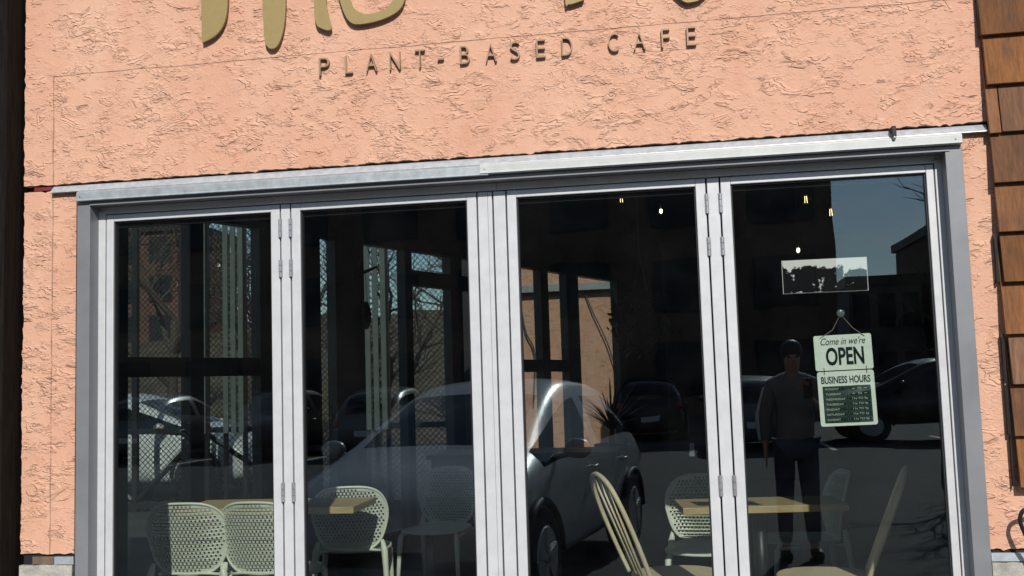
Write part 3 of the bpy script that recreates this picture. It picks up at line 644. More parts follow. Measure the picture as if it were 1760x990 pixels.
def table(loc, rz, w, d, h, label):
    t = empty('cafe_table', loc, rz, label, 'table', 'square wooden cafe tables')
    b_ = MB(); b_.box(-w / 2, w / 2, -d / 2, d / 2, h - 0.036, h); b_.build('table_top', M['ttop'], t, bevel=0.003)
    b_ = MB(); b_.tube([(0, 0, 0.03), (0, 0, h - 0.045)], 0.036, 14); b_.build('column', M['char'], t, True)
    b_ = MB(); b_.box(-0.26, 0.26, -0.035, 0.035, 0, 0.025); b_.box(-0.035, 0.035, -0.26, -0.0355, 0, 0.025); b_.box(-0.035, 0.035, 0.0355, 0.26, 0, 0.025); b_.build('base', M['char'], t, bevel=0.004)
    b_ = MB(); b_.box(-0.2, 0.2, -0.12, 0.12, h - 0.044, h - 0.0365); b_.build('top_plate', M['char'], t)
    return t
table((-2.27, 1.37, 0), R(2), 1.0, 0.46, 0.765, 'wooden table behind the two leftmost white chairs')
table((0.335, 1.54, 0), R(7), 0.84, 0.40, 0.722, 'wooden table with a lit front edge between the two pale bentwood chairs')

def windsor(loc, rz, label):
    # faces +x
    c = empty('bentwood_chair', loc, rz, label, 'chair', 'pale wooden hoop back chairs')
    m_ = MB(); pts = [(0.215 * (1 + 0.05 * math.cos(a)) * math.copysign(abs(math.cos(a)) ** 0.85, math.cos(a)), 0.205 * math.copysign(abs(math.sin(a)) ** 0.85, math.sin(a))) for a in [2 * PI * k / 40 for k in range(40)]]
    m_.prismz(pts, 0.435, 0.465); m_.build('seat', M['birch'], c, bevel=0.009, seg=3)
    def bk(y, z): # reclined plane
        return Vector((-0.175 - (z - 0.45) * 0.40, y, z))
    hoop = catmull([bk(-0.165, 0.455), bk(-0.190, 0.62), bk(-0.185, 0.78), bk(-0.135, 0.90), bk(0, 0.945), bk(0.135, 0.90), bk(0.185, 0.78), bk(0.190, 0.62), bk(0.165, 0.455)], 8)
    MB().tube(hoop, 0.0118, 10).build('hoop', M['birch'], c, True)
    for y in (-0.075, 0.0, 0.075):
        top = 0.935 - 2.0 * y * y
        MB().tube([bk(y * 0.75, 0.455), bk(y * 0.95, 0.70), bk(y, top)], [0.0065, 0.008, 0.006], 8).build('spindle', M['birch'], c, True)
    for sx in (-1, 1):
        for sy in (-1, 1):
            MB().tube([(sx * 0.14, sy * 0.13, 0.44), (sx * 0.175, sy * 0.165, 0.22), (sx * 0.21, sy * 0.20, 0.0)], [0.014, 0.018, 0.011], 10).build('leg', M['birch'], c, True)
    b_ = MB(); b_.tube([(-0.18, -0.17, 0.18), (0.18, -0.17, 0.18)], 0.009, 8); b_.tube([(-0.18, 0.17, 0.18), (0.18, 0.17, 0.18)], 0.009, 8); b_.tube([(0, -0.17, 0.18), (0, 0.17, 0.18)], 0.009, 8)
    b_.build('stretcher', M['birch'], c, True)
    return c
w1 = windsor((-0.10, 0.92, 0), R(22), 'pale bentwood chair facing right in the third pane')
w2 = place(w1, (0.585, 0.88, 0), R(171), 'pale bentwood chair facing left near the right jamb')

# ceiling bulbs
M['bulb'] = emis('lit_filament', (1.0, 0.72, 0.36), 4.0)
M['bulbhot'] = emis('bright_filament', (1.0, 0.85, 0.6), 12.0)
pend = [(-0.455, 2.805, 'bulb', 'dim filament bulb nearest the middle mullion, left of the bright one'), (-0.151, 2.69, 'bulbhot', 'brightest ceiling bulb, seen in the third pane'), (0.731, 2.834, 'bulb', 'highest ceiling bulb in the rightmost pane'),
        (0.951, 2.716, 'bulb', 'ceiling bulb in the rightmost pane, middle of the descending row'), (1.13, 2.606, 'bulb', 'lowest bulb of the descending row in the rightmost pane'), (0.873, 2.329, 'bulbhot', 'bulb hanging just above the landscape print')]
for x, z, mm, lab in pend:
    p = empty('pendant_bulb', (x, 4.0, z), 0, lab, 'lamp', 'small hanging bulbs under the cafe ceiling')
    MB().tube([(0, 0, 0.03), (0, 0, 3.25 - z)], 0.003, 6).build('cord', M['char'], p)
    MB().tube([(0, 0, 0.035), (0, 0, 0.10)], 0.016, 10).build('socket', M['char'], p, True)
    if mm == 'bulb':
        q = MB(); q.tube([(-0.009, 0, -0.026), (-0.006, 0, 0.026), (0.006, 0, 0.026), (0.009, 0, -0.026)], 0.0025, 6); q.build('filament', M[mm], p)
    else:
        MB().ball((0, 0, 0), 0.012, (1, 1, 1.4)).build('filament', M[mm], p, True)
    MB().ball((0, 0, 0), 0.036, (1, 1, 1.25)).build('bulb_glass', M['glass2'], p, True)

# plants inside
def blade_plant(loc, n, L, label):
    p = empty('potted_plant', loc, 0, label, 'plant')
    m_ = MB()
    for k in range(n):
        a = random.uniform(0, 2 * PI); el = random.uniform(0.5, 1.35); l_ = L * random.uniform(0.6, 1.1); w_ = 0.014
        d = Vector((math.cos(a), math.sin(a), 0)); side = Vector((-d.y, d.x, 0)); prev = None
        for i in range(7):
            t = i / 6; r_ = l_ * t * math.cos(el) * (1 + 0.4 * t); z_ = l_ * (t * math.sin(el) - 0.35 * t * t * math.cos(el))
            c_ = Vector((0, 0, 0.42)) + d * r_ + Vector((0, 0, z_)); ww_ = w_ * (1 - t) ** 0.6 + 0.0008
            cur = (m_.bm.verts.new(c_ - side * ww_), m_.bm.verts.new(c_ + side * ww_))
            if prev: m_.bm.faces.new((prev[0], prev[1], cur[1], cur[0]))
            prev = cur
    m_.build('leaves', M['leaf'], p)
    MB().tube([(0, 0, 0), (0, 0, 0.02), (0, 0, 0.30)], [0.12, 0.13, 0.17], 20).build('pot', M['terra'], p, True)
    MB().tube([(0, 0, 0.30), (0, 0, 0.44)], [0.03, 0.02], 8).build('stem', M['bark'], p, True)
    return p
st = empty('plant_stand', (-0.72, 5.6, -0.28), 0, 'low dark stand under the spiky plant in the third pane', 'stand')
b = MB(); b.box(-0.25, 0.25, -0.2, 0.2, 0.74, 0.78); b.build('top', M['black'], st)
for sx in (-1, 1):
    for sy in (-1, 1): q = MB(); q.box(sx * 0.22 - 0.02, sx * 0.22 + 0.02, sy * 0.17 - 0.02, sy * 0.17 + 0.02, 0.28, 0.74); q.build('leg', M['black'], st)
blade_plant((-0.72, 5.6, 0.501), 46, 0.55, 'spiky long leaved plant in front of the sunlit peach wall in the third pane')
def leafy(loc, label, n=420, r=0.3, h=0.34):
    p = empty('hanging_plant', loc, 0, label, 'plant'); m_ = MB()
    for k in range(n):
        v = Vector((random.gauss(0, 1), random.gauss(0, 1), random.gauss(0, 1))).normalized() * random.uniform(0.3, 1) ** 0.5; v = Vector((v.x * r, v.y * r, v.z * h - 0.05))
        t1 = Vector((random.uniform(-1, 1), random.uniform(-1, 1), random.uniform(-1, 0.3))).normalized(); t2 = t1.orthogonal().normalized(); s_ = random.uniform(0.02, 0.045)
        q = [m_.bm.verts.new(v + t1 * s_ * a + t2 * s_ * 0.5 * c) for a, c in ((-1, 0), (0, -1), (1, 0), (0, 1))]; m_.bm.faces.new(q)
    m_.build('foliage', M['leaf'], p)
    MB().tube([(0, 0, -0.16), (0, 0, 0.02)], [0.09, 0.14], 16).build('pot', M['terra'], p, True)
    q = MB(); q.tube([(0.1, 0, 0), (0, 0, 0.5), (0, 0, 3.25 - loc[2])], 0.004, 6); q.tube([(-0.1, 0, 0), (0, 0, 0.5)], 0.004, 6); q.build('cord', M['cord'], p); return p
leafy((-0.36, 4.6, 1.92), 'dark leafy plant hanging in the middle of the third pane')
# branch ornament hung before the side windows
hb = empty('hanging_branch', (-2.42, 3.55, 2.28), 0, 'bare dark branch ornament hanging before a narrow window in the second pane', 'ornament')
b = MB(); b.tube([(-0.10, 0, -0.03), (0.0, 0.01, 0.0), (0.10, 0, 0.035)], [0.006, 0.014, 0.008], 8); b.build('branch', M['bark'], hb, True)
b = MB(); b.tube([(-0.07, 0, -0.02), (0, 0, 0.25), (0, 0, 0.97)], 0.003, 6); b.tube([(0.07, 0, 0.02), (0, 0, 0.25)], 0.003, 6); b.build('cord', M['cord'], hb)
b = MB(); b.ball((0.0, 0, -0.34), 0.05, (0.8, 0.7, 2.2)); b.tube([(0, 0, -0.02), (0.01, 0, -0.24)], 0.003, 6); b.build('pod', M['bark'], hb, True)
# counter with coffee grinder seen through the second pane
ct = empty('service_counter', (-0.95, 4.3, 0), R(0), 'dark service counter deep in the room behind the second pane', 'counter')
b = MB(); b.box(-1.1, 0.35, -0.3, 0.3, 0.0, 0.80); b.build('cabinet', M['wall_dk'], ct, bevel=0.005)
b = MB(); b.box(-1.13, 0.38, -0.33, 0.33, 0.801, 0.835); b.build('worktop', M['black'], ct, bevel=0.003)
cg = empty('coffee_grinder', (-1.62, 4.25, 0.836), 0, 'small dark coffee grinder on the service counter', 'grinder')
b = MB(); b.box(-0.08, 0.08, -0.1, 0.1, 0.0, 0.03); b.box(-0.055, 0.055, -0.07, 0.07, 0.03, 0.26); b.build('body', M['char'], cg, bevel=0.008)
MB().tube([(0, 0, 0.262), (0, 0, 0.42)], [0.05, 0.085], 18).build('hopper', M['glass2'], cg, True)
MB().tube([(0, -0.07, 0.17), (0, -0.16, 0.16)], 0.012, 8).build('handle', M['char'], cg, True)

# ---------------------------------------------------------------- cars
def carmats(name, c, rough=0.3, metal=0.6):
    return mat(name, c, rough, metal, var=0.03, scale=3, coat=0.4)
M['silver'] = carmats('silver_car_paint', (0.40, 0.41, 0.44), metal=0.15); M['whitecar'] = carmats('white_car_paint', (0.75, 0.77, 0.77), metal=0.0)
M['navycar'] = carmats('navy_car_paint', (0.02, 0.035, 0.07)); M['blackcar'] = carmats('black_car_paint', (0.012, 0.012, 0.014)); M['redcar'] = carmats('red_car_paint', (0.28, 0.02, 0.02)); M['greycar'] = carmats('grey_car_paint', (0.12, 0.125, 0.13))
M['carglass'] = mat('dark_car_glass', (0.008, 0.01, 0.012), 0.04, var=0.1, scale=3)
M['tyre'] = mat('tyre_rubber', (0.018, 0.018, 0.018), 0.85, var=0.2, scale=30)
M['rim'] = mat('alloy_rim', (0.45, 0.46, 0.48), 0.3, 0.8, var=0.05)
M['plastic'] = mat('black_plastic', (0.015, 0.015, 0.016), 0.6, var=0.15)
M['lampglass'] = mat('headlight_lens', (0.55, 0.57, 0.6), 0.08, 0.3, var=0.05)
M['taillamp'] = mat('tail_lamp_lens', (0.35, 0.01, 0.012), 0.12, var=0.1)
def car_sections(kind):
    # x (front +), half width, z bottom, belt z, roof z, roof half width
    if kind == 'hatch':
        return [(-2.08, .70, .34, .62, .66, .55), (-2.02, .80, .26, .86, .98, .62), (-1.80, .86, .22, .98, 1.28, .58), (-1.45, .885, .20, 1.02, 1.45, .60), (-0.9, .895, .20, .99, 1.515, .615), (-0.3, .90, .20, .965, 1.53, .62), (-0.24, .90, .20, .963, 1.53, .62), (0.12, .90, .20, .945, 1.50, .61), (1.16, .895, .20, .925, .985, .74), (1.5, .88, .21, .86, .915, .66), (1.85, .84, .22, .76, .80, .58), (2.05, .74, .28, .62, .66, .50), (2.12, .62, .36, .52, .54, .42)]
    return [(-2.7, .84, .5, .95, 1.0, .78), (-2.62, .93, .42, 1.12, 1.16, .86), (-0.75, .95, .4, 1.13, 1.16, .88), (-0.62, .95, .4, 1.15, 1.75, .68), (0.0, .95, .4, 1.14, 1.86, .70), (0.75, .95, .4, 1.13, 1.80, .69), (1.35, .95, .4, 1.12, 1.20, .82), (2.3, .93, .42, 1.08, 1.14, .80), (2.62, .88, .45, .92, .98, .74), (2.7, .8, .5, .8, .84, .66)]
def make_car(kind, paint, loc, rz, label, group=None, cat='car'):
    root = empty('parked_car' if kind == 'hatch' else 'pickup_truck', loc, rz, label, cat, group)
    S = car_sections(kind); body = MB()
    def ringpts(s):
        x, w, zb, zt, zr, wr = s
        half = [(0, zb), (w * .80, zb), (w * .97, zb + .10), (w, zb + (zt - zb) * .45), (w * .985, zb + (zt - zb) * .8), (w * .95, zt), (wr + (w * .95 - wr) * .12, zt + (zr - zt) * .84), (wr * .88, zr - .015 * (zr - zt > .1)), (wr * .45, zr + .012), (0, zr + .016)]
        return [(x, y, z) for y, z in half] + [(x, -y, z) for y, z in half[-2:0:-1]]
    RP = [ringpts(s) for s in S]
    V = [[body.bm.verts.new(p) for p in rp] for rp in RP]; n = len(V[0])
    for i in range(len(V) - 1):
        for k in range(n):
            f = body.bm.faces.new((V[i][k], V[i][(k + 1) % n], V[i + 1][(k + 1) % n], V[i + 1][k])); f.smooth = True
            side = k in (5, n - 6); top = 7 <= k <= n - 8
            if kind == 'hatch': gl = (side and 2 <= i <= 7 and i != 5) or (top and i in (1, 2, 7))
            else: gl = (side and i in (3, 4)) or (top and i in (2, 5))
            f.material_index = 1 if gl else 0
    body.bm.faces.new(V[0]); body.bm.faces.new(V[-1][::-1])
    tmp = body.build('tmp', paint); tmp.data.materials.append(M['carglass'])
    sb = tmp.modifiers.new('smooth', 'SUBSURF'); sb.levels = 2
    dg = bpy.context.evaluated_depsgraph_get(); full = bpy.data.meshes.new_from_object(tmp.evaluated_get(dg)); bpy.data.objects.remove(tmp)
    for nm, keep, mm in (('body', 0, paint), ('windows', 1, M['carglass'])):
        bb = bmesh.new(); bb.from_mesh(full)
        bmesh.ops.delete(bb, geom=[f for f in bb.faces if f.material_index != keep], context='FACES')
        for f in bb.faces: f.material_index = 0; f.smooth = True
        me = bpy.data.meshes.new(nm); bb.to_mesh(me); bb.free(); me.materials.append(mm)
        o_ = bpy.data.objects.new(nm, me); col.objects.link(o_); o_.parent = root
    z_r = 0.33 if kind == 'hatch' else 0.40; wx = (1.30, -1.28) if kind == 'hatch' else (1.75, -1.7); hw = S[4][1]
    for x in wx:
        for sy in (-1, 1):
            q = MB(); q.tube([(x, sy * (hw - .20), z_r), (x, sy * (hw - .19), z_r), (x, sy * (hw + .012), z_r), (x, sy * (hw + .02), z_r)], [z_r - .03, z_r, z_r, z_r - .03], 28)
            wh = q.build('wheel', M['tyre'], root, False)
            q = MB(); q.tube([(x, sy * (hw + .012), z_r), (x, sy * (hw + .026), z_r)], [z_r * .66, z_r * .62], 24)
            for k in range(5):
                a = 2 * PI * k / 5; q.box(x - 0.025, x + 0.025, sy * (hw + .028) - .006, sy * (hw + .028) + .006, z_r, z_r + z_r * .6, Matrix.Rotation(a, 4, 'Y'), (x, sy * (hw + .02), z_r))
            q.build('rim', M['rim'], wh)
            q = MB(); q.tube([(x + (z_r + .05) * math.cos(a), sy * (hw + .004), z_r + (z_r + .05) * math.sin(a)) for a in [PI * k / 14 for k in range(15)]], 0.028, 8); q.build('wheel_arch', M['plastic'], root, True)
    fx = S[-3][0]; fz = S[-3][3]
    for sy in (-1, 1):
        MB().ball((fx - .09, sy * .62, fz - .06), .17, (1.0, .9, .42)).build('headlight', M['lampglass'], root, True)
        MB().ball((S[1][0] + .05, sy * .70, S[1][3] - .08), .14, (.7, .8, .8)).build('tail_light', M['taillamp'], root, True)
        mx = 0.78 if kind == 'hatch' else 1.15; zz = 1.03 if kind == 'hatch' else 1.28
        q = MB(); q.ball((mx, sy * (hw + .10), zz), .12, (.55, .95, .62)); q.tube([(mx, sy * (hw - .08), zz - .07), (mx, sy * (hw + .06), zz - .03)], .025, 8); q.build('side_mirror', paint, root, True)
        for dx in ((0.1, -0.85) if kind == 'hatch' else (-.4, .35)):
            MB().tube([(dx - .02, sy * (hw - .012), .84), (dx - .05, sy * (hw + .02), .845), (dx - .16, sy * (hw + .02), .85), (dx - .19, sy * (hw - .012), .85)], .010, 8).build('door_handle', M['rim'], root, True)
    q = MB(); q.box(S[-1][0] - .03, S[-1][0] + .02, -.38, .38, S[-1][2] + .02, S[-1][2] + .12); q.build('grille', M['plastic'], root, bevel=.01)
    q = MB(); q.box(S[0][0] - .012, S[0][0] + .02, -.24, .24, .5, .62); q.build('number_plate', M['whitecar'], root)
    if kind == 'hatch':
        q = MB()
        for sy in (-1, 1): q.tube([(1.10, sy * .30 - .28, 1.0), (0.98, sy * .30 + .05, 1.045), (0.90, sy * .30 + .30, 1.075)], .010, 6)
        q.build('wiper', M['plastic'], root)
    return root
# silver hatchback nosed up to the kerb beside the photographer, seen as a reflection
near = make_car('hatch', M['silver'], (-1.65, -4.30, GZ), R(90 + 10.5), 'silver hatchback parked nose in, mirrored in the second and third panes')
pool = {}
def park(kind, paint, x, y, rz, label, group, cat='car'):
    key = (kind, paint.name)
    if key not in pool:
        pool[key] = make_car(kind, paint, (x, y, GZ), rz, label, group, cat); return pool[key]
    o = copy_tree(pool[key]); o.location = (x, y, GZ); o.rotation_euler = (0, 0, rz); o['label'] = label; o['category'] = cat; o['group'] = group; return o
G = 'cars parked across the lot'
park('hatch', M['navycar'], -14.8, -19.0, R(88), 'navy hatchback far left in the mirrored car row', G)
park('hatch', M['greycar'], -12.1, -19.1, R(-91), 'dark grey hatchback second in the mirrored row', G)
park('hatch', M['blackcar'], -9.4, -18.9, R(90), 'black hatchback mirrored low in the first pane', G)
park('hatch', M['greycar'], -6.7, -19.2, R(-90), 'grey hatchback facing away in the mirrored row behind the second pane', G)
park('hatch', M['navycar'], -4.0, -19.0, R(91), 'navy hatchback mirrored in the second pane', G)
park('hatch', M['blackcar'], -1.0, -24.5, R(-90), 'black hatchback mirrored small in the third pane', G)
park('hatch', M['greycar'], 1.3, -19.0, R(-90), 'dark grey hatchback mirrored behind the fourth pane', G)
park('pickup', M['blackcar'], 5.4, -19.6, R(176), 'black pickup truck mirrored side on behind the business hours board', G, 'truck')
park('hatch', M['blackcar'], 9.4, -19.0, R(90), 'black hatchback at the right end of the mirrored row', G)
park('hatch', M['silver'] if False else M['greycar'], -17.6, -19.0, R(90), 'dark grey hatchback at the far left end of the mirrored row', G)

# ---------------------------------------------------------------- buildings and trees across the lot
M['brick_dk'] = mat('dark_brick', (0.16, 0.10, 0.08), 0.9, var=0.25, scale=3, bump=0.01, bscale=20)
M['render_gy'] = mat('grey_render', (0.20, 0.20, 0.21), 0.9, var=0.15, scale=2)
M['brick_rd'] = mat('red_brick', (0.12, 0.06, 0.047), 0.9, var=0.2, scale=3)
M['beige'] = mat('beige_panel', (0.5, 0.44, 0.36), 0.8, var=0.12, scale=2)
def building(name, x0, x1, y0, y1, h, m, label, floors, bays, face=+1, roof=0.5):
    t = empty(name, ((x0 + x1) / 2, (y0 + y1) / 2, GZ), 0, label, 'building'); W_, D_ = (x1 - x0) / 2, (y1 - y0) / 2
    b_ = MB(); b_.box(-W_, W_, -D_, D_, 0, h); b_.build('wall', m, t)
    b_ = MB(); b_.box(-W_ - .2, W_ + .2, -D_ - .2, D_ + .2, h + .002, h + roof); b_.build('roof', M['plastic'], t)
    yf = D_ if face > 0 else -D_
    for i in range(floors):
        for k in range(bays):
            cx = -W_ + (k + .5) * 2 * W_ / bays; cz = (i + .55) * h / floors; ww_ = W_ / bays * .55; hh = h / floors * .28
            f_ = MB(); f_.box(cx - ww_ - .08, cx + ww_ + .08, yf - .05 * face, yf + .06 * face, cz - hh - .08, cz + hh + .08); fo = f_.build('window', M['plastic'], t)
            f_ = MB(); f_.box(cx - ww_, cx + ww_, yf + .062 * face, yf + .07 * face, cz - hh, cz + hh); f_.build('pane', M['black'], fo)
    return t
building('apartment_block', -42, 5.9, -52, -38, 13.5, M['brick_dk'], 'long dark apartment block mirrored behind most of the door glass', 4, 12)
building('low_shop', 8.5, 12.0, -62, -52, 6.0, M['render_gy'], 'low grey shop mirrored under the sky in the rightmost pane', 2, 3)
building('corner_block', 12.3, 30, -60, -44, 8.4, M['brick_dk'], 'dark block mirrored at the right edge of the rightmost pane', 3, 5)
building('brick_tower', -26.5, -21.6, 38, 44, 8.6, M['brick_rd'], 'red brick apartment block outside beyond the slatted screens in the first pane', 5, 3, face=-1)
def bare_tree(loc, h, label, seed, lean=0.0, dens=5, group=None):
    rnd = random.Random(seed); t = empty('bare_tree', loc, rnd.uniform(0, 6), label, 'tree', group); tr_ = MB(); br_ = MB()
    def grow(p, d, l_, r_, lev):
        pts = [p]; q = p.copy(); dd = d.copy()
        for i in range(4):
            dd = (dd + Vector((rnd.uniform(-.18, .18), rnd.uniform(-.18, .18), rnd.uniform(-.05, .12)))).normalized(); q = q + dd * l_ / 4; pts.append(q.copy())
        (tr_ if lev == 0 else br_).tube(pts, [r_ * (1 - .13 * i) for i in range(5)], 7 if lev < 2 else 4)
        if lev < 4 :
            for k in range(dens if lev else dens + 2):
                s_ = pts[rnd.choice((2, 3, 4, 4))]; a = rnd.uniform(0, 2 * PI); o_ = dd.orthogonal().normalized(); o_ = Quaternion(dd, a) @ o_
                grow(s_, (dd * rnd.uniform(.6, 1.1) + o_ * rnd.uniform(.45, .9)).normalized(), l_ * rnd.uniform(.5, .72), r_ * .48, lev + 1) if (lev < 3 or rnd.random() < .5) else None
    grow(Vector((0, 0, 0)), Vector((lean, 0, 1)).normalized(), h * .42, h * .022, 0)
    tr_.build('trunk', M['bark'], t, True); br_.build('branches', M['bark'], t); return t
bare_tree((3.4, -10.8, GZ), 5.5, 'slim bare street tree mirrored in the right half of the rightmost pane', 3)
bare_tree((-7.0, 12.5, GZ), 5.0, 'bare tree outside the slanted window wall, mesh fence behind it', 11, dens=5)
bare_tree((-4.6, 11.0, GZ), 4.5, 'small bare tree outside seen through the second pane', 12, dens=5)
bare_tree((-12.6, 20.0, GZ), 8.0, 'tall bare tree far outside behind the slatted screens', 14)
bare_tree((-8.6, 19.0, GZ), 7.0, 'bare tree far outside behind the white car', 15)
bare_tree((-5.2, 20.5, GZ), 8.0, 'bare tree far outside beyond the second pane', 16)
# embankment
M['scrub'] = mat('winter_scrub', (0.075, 0.06, 0.042), 0.95, var=0.5, scale=1.6, bump=0.2, bscale=3)
m_ = MB(); nx, ny = 60, 14; vv = []
for j in range(ny):
    for i in range(nx):
        x = -70 + i * 1.7; y = 23 + j * 1.6; t = j / (ny - 1)
        vv.append(m_.bm.verts.new((x, y, GZ - 0.05 + 5.0 * (t ** 0.8) + 0.6 * mnoise.noise(Vector((x * .3, y * .3, 0))) * (t > 0))))
for j in range(ny - 1):
    for i in range(nx - 1): m_.bm.faces.new((vv[j * nx + i], vv[j * nx + i + 1], vv[(j + 1) * nx + i + 1], vv[(j + 1) * nx + i]))
tag(m_.build('hill', M['scrub'], None, True), kind='structure')

# white car, mesh fence, slatted screens and neighbouring wall outside the slanted windows
make_car('hatch', M['whitecar'], (-8.15, 10.6, GZ), R(0), 'white car parked side on outside behind the wire mesh fence')
fe = empty('mesh_fence', (-9.3, 8.6, GZ), 0, 'dark wire mesh fence with diagonal braces outside the first pane', 'fence')
FW, FH = 6.6, 3.9
m_ = MB(); p_ = 0.052
def clipseg(x0, z0, x1, z1):
    # clip a 45 degree line to the fence rectangle
    dx, dz = x1 - x0, z1 - z0; t0, t1 = 0, 1
    for p, q in ((-dx, x0), (dx, FW - x0), (-dz, z0), (dz, FH - z0)):
        if p == 0: continue
        r_ = q / p
        if p < 0: t0 = max(t0, r_)
        else: t1 = min(t1, r_)
    return (x0 + dx * t0, z0 + dz * t0, x0 + dx * t1, z0 + dz * t1) if t1 > t0 else None
k = -FH
while k < FW:
    for sgn in (1, -1):
        s_ = clipseg(k, 0, k + FH, FH) if sgn > 0 else clipseg(k + FH, 0, k, FH)
        if s_: m_.tube([(s_[0], 0, s_[1]), (s_[2], 0, s_[3])], 0.0048, 3, cap=False)
    k += p_ * 1.414
m_.build('mesh', M['char'], fe)
for x in (0, 1.15, 2.15, 3.1, 4.5, 6.6):
    q = MB(); q.box(x - .035, x + .035, -.045, .025, 0, FH + .03); q.build('post', M['black'], fe)
for z in (0.08, 1.03, FH): 
    q = MB(); q.box(0, FW, -.05, .02, z - .035, z + .035); q.build('rail', M['black'], fe)
for x0, z0, x1, z1 in ((1.2, .98, 2.1, .15), (3.05, .98, 2.2, .15), (3.15, .98, 4.4, .15)):
    MB().tube([(x0, -.02, z0), (x1, -.02, z1)], .035, 6).build('brace', M['black'], fe)
M['slat'] = mat('grey_green_slat', (0.075, 0.09, 0.083), 0.6, var=0.15, scale=6)
for i, (x, lab) in enumerate(((-6.06, 'tall grey green slatted screen left of the thick window post in the first pane'), (-5.56, 'tall grey green slatted screen right of the thick window post in the first pane'), (-3.72, 'tall grey green slatted screen outside the second pane'))):
    sc_ = empty('slat_screen', (x, 8.1, GZ), 0, lab, 'screen', 'tall slatted screens outside')
    for k in range(3):
        q = MB(); q.box(k * .10 - .14, k * .10 - .14 + .065, -.012, .012, 1.0, 4.2); q.build('slat', M['slat'], sc_, bevel=.003)
    for z in (1.2, 2.05, 2.95, 3.85): q = MB(); q.box(-.16, .16, .0125, .035, z - .02, z + .02); q.build('crossbar', M['char'], sc_)
    for k in (-.135, .12): q = MB(); q.box(k - .025, k + .025, .036, .08, 0, 4.2); q.build('post', M['char'], sc_)
M['stucco_far'] = stucco_mat('peach_stucco_far', (0.46, 0.26, 0.18), (('z', 9, 9, 9, 0.1),))
nw = empty('neighbour_wall', (0, 0, 0), 0, 'sunlit peach stucco garden wall outside the slanted windows in the third pane', 'wall')
b = MB(); b.box(-3.6, 1.2, 14.2, 14.5, GZ, 3.6); b.build('wall_face', M['stucco_far'], nw)
b = MB(); b.box(-3.65, 1.25, 14.02, 14.55, 2.98, 3.10); b.build('ledge', M['trim'], nw)
b = MB(); b.tube(catmull([(-1.75, 14.15, 3.0), (-1.6, 14.12, 2.6), (-1.35, 14.1, 2.0), (-1.15, 14.12, 1.2)], 8), .012, 6); b.build('vine', M['bark'], nw)
b = MB(); b.tube(catmull([(-2.9, 14.15, 2.9), (-2.8, 14.12, 2.3), (-2.65, 14.1, 1.9), (-2.7, 14.12, 1.0)], 8), .016, 6); b.tube(catmull([(-2.65, 14.13, 1.9), (-2.45, 14.12, 1.5), (-2.5, 14.12, .6)], 6), .011, 6); b.build('vine', M['bark'], nw)

# ---------------------------------------------------------------- person beside the car (seen as a reflection)
M['skin'] = mat('skin', (0.50, 0.29, 0.20), 0.5, var=0.06, scale=20); M['hair'] = mat('dark_hair', (0.02, 0.014, 0.01), 0.5, var=0.3, scale=60)
M['top'] = mat('grey_jersey', (0.20, 0.20, 0.205), 0.85, var=0.12, scale=14, bump=0.004, bscale=9); M['sleeve'] = mat('white_sleeve_stripe', (0.75, 0.75, 0.74), 0.8, var=0.06, scale=30)
M['jeans'] = mat('blue_jeans', (0.04, 0.065, 0.105), 0.85, var=0.25, scale=20, bump=0.003, bscale=20)
def skin(name, verts, edges, rads, m, parent, sub=2, root=0):
    me = bpy.data.meshes.new(name); me.from_pydata(verts, edges, []); o = bpy.data.objects.new(name, me); col.objects.link(o)
    o.modifiers.new('skin', 'SKIN'); me.materials.append(m)
    for i, r_ in enumerate(rads):
        sv = me.skin_vertices[0].data[i]; sv.radius = r_ if isinstance(r_, tuple) else (r_, r_); sv.use_root = (i == root)
    s_ = o.modifiers.new('sub', 'SUBSURF'); s_.levels = sub; s_.render_levels = sub
    dg = bpy.context.evaluated_depsgraph_get(); me2 = bpy.data.meshes.new_from_object(o.evaluated_get(dg)); bpy.data.objects.remove(o)
    for p in me2.polygons: p.use_smooth = True
    r2 = bpy.data.objects.new(name, me2); col.objects.link(r2); r2.parent = parent; return r2
pe = empty('person', (0.86, -4.85, GZ), 0, 'person in grey top and jeans holding up a phone, mirrored in the rightmost pane', 'person')
V_ = [(0, 0, .95), (0, 0, 1.12), (0, .01, 1.30), (0, 0, 1.44), (0, .01, 1.52), (0, .02, 1.60), (0, .025, 1.70),
      (-.17, 0, 1.42), (-.24, -.01, 1.16), (-.25, .03, .92), (-.25, .05, .85), (.17, 0, 1.42), (.22, .08, 1.17), (.12, .30, 1.30), (.08, .36, 1.36),
      (-.09, 0, .90), (-.10, .01, .50), (-.11, 0, .09), (-.12, .10, .04), (.09, 0, .90), (.10, .01, .50), (.11, 0, .09), (.12, .10, .04)]
E_ = [(0, 1), (1, 2), (2, 3), (3, 4), (4, 5), (5, 6), (3, 7), (7, 8), (8, 9), (9, 10), (3, 11), (11, 12), (12, 13), (13, 14), (0, 15), (15, 16), (16, 17), (17, 18), (0, 19), (19, 20), (20, 21), (21, 22)]
Rr = [(.14, .10), (.13, .09), (.15, .10), (.11, .08), .05, (.075, .09), (.07, .085), .055, .042, .028, (.036, .018), .055, .042, .028, (.036, .018), .085, .055, .038, .035, .085, .055, .038, .035]
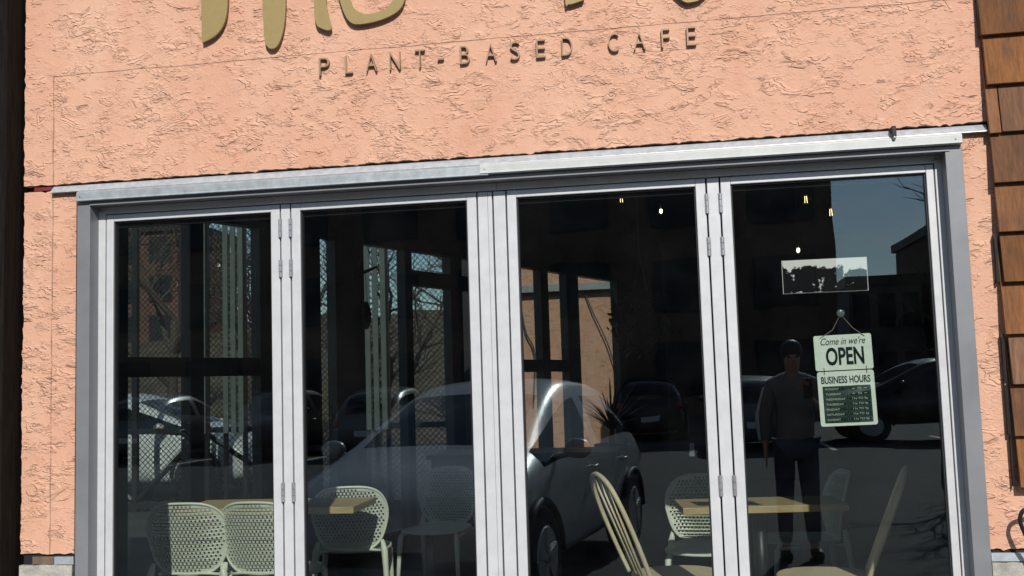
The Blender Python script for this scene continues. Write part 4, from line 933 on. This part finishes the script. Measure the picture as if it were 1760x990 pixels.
# fingers
def fing(base, d, spread, ln):
    i0 = len(V_); bpt = Vector(V_[base]); dd = Vector(d).normalized(); sp = Vector(spread).normalized()
    for k in range(4):
        o_ = sp * (-.024 + .016 * k); l_ = ln[k]
        a = bpt + o_ + dd * .035; c = a + dd * l_ * .5 + Vector((0, .004, 0)); e = c + dd * l_ * .5 + Vector((0, .014, 0))
        V_.extend([tuple(a), tuple(c), tuple(e)]); j = len(V_) - 3; E_.extend([(base, j), (j, j + 1), (j + 1, j + 2)]); Rr.extend([.0095, .0085, .007])
    a = bpt + sp * .035 + dd * .01; c = a + (dd + sp * .6).normalized() * .05; V_.extend([tuple(a), tuple(c)]); j = len(V_) - 2; E_.extend([(base, j), (j, j + 1)]); Rr.extend([.011, .009])
fing(10, (0, .1, -1), (0, 1, 0), (.07, .08, .075, .055)); fing(14, (-.3, .3, 1), (-1, 0, .2), (.07, .08, .075, .055))
skin('body', V_, E_, Rr, M['skin'], pe)
skin('jacket', [(0, 0, .86), V_[1], V_[2], (0, 0, 1.45), V_[7], V_[8], (-.25, .025, .95), V_[11], V_[12], (.125, .285, 1.29), (0, .012, 1.545)], [(0, 1), (1, 2), (2, 3), (3, 4), (4, 5), (5, 6), (3, 7), (7, 8), (8, 9), (3, 10)],
     [(.175, .135), (.162, .125), (.17, .125), (.10, .09), .078, .062, .046, .078, .062, .046, .066], M['top'], pe)
skin('sleeve_stripe', [(-.225, -.03, 1.42), (-.303, -.035, 1.16), (-.292, .0, .96)], [(0, 1), (1, 2)], [.024, .028, .02], M['sleeve'], pe, 1)
skin('jeans', [(0, 0, .96), V_[15], V_[16], (-.11, 0, .10), V_[19], V_[20], (.11, 0, .10)], [(0, 1), (1, 2), (2, 3), (0, 4), (4, 5), (5, 6)], [(.165, .125), .105, .078, .06, .105, .078, .06], M['jeans'], pe)
MB().ball((0, -.018, 1.695), .104, (.88, .98, 1.02), 20, 14).build('hair', M['hair'], pe, True)
q = MB(); q.ball((-.035, .112, 1.655), .012); q.ball((.035, .112, 1.655), .012); q.build('eyes', M['hair'], pe, True)
MB().tube([(0, .10, 1.66), (0, .135, 1.625), (0, .118, 1.615)], [.008, .014, .010], 8).build('nose', M['skin'], pe, True)
MB().tube([(-.025, .108, 1.585), (0, .118, 1.583), (.025, .108, 1.585)], .006, 6).build('mouth', M['skin'], pe, True)
for s_ in (-1, 1): 
    q = MB(); q.box(s_ * .12 - .045, s_ * .12 + .045, -.07, .19, 0.0, .085); q.build('shoe', M['plastic'], pe, bevel=.03, seg=3)
ph = MB(); ph.box(.045, .115, .385, .393, 1.33, 1.48); ph = ph.build('phone', M['plastic'], None, bevel=.004); ph.location = (0.86, -4.85, GZ); tag(ph, 'black phone held up in the raised hand of the mirrored person', 'phone')
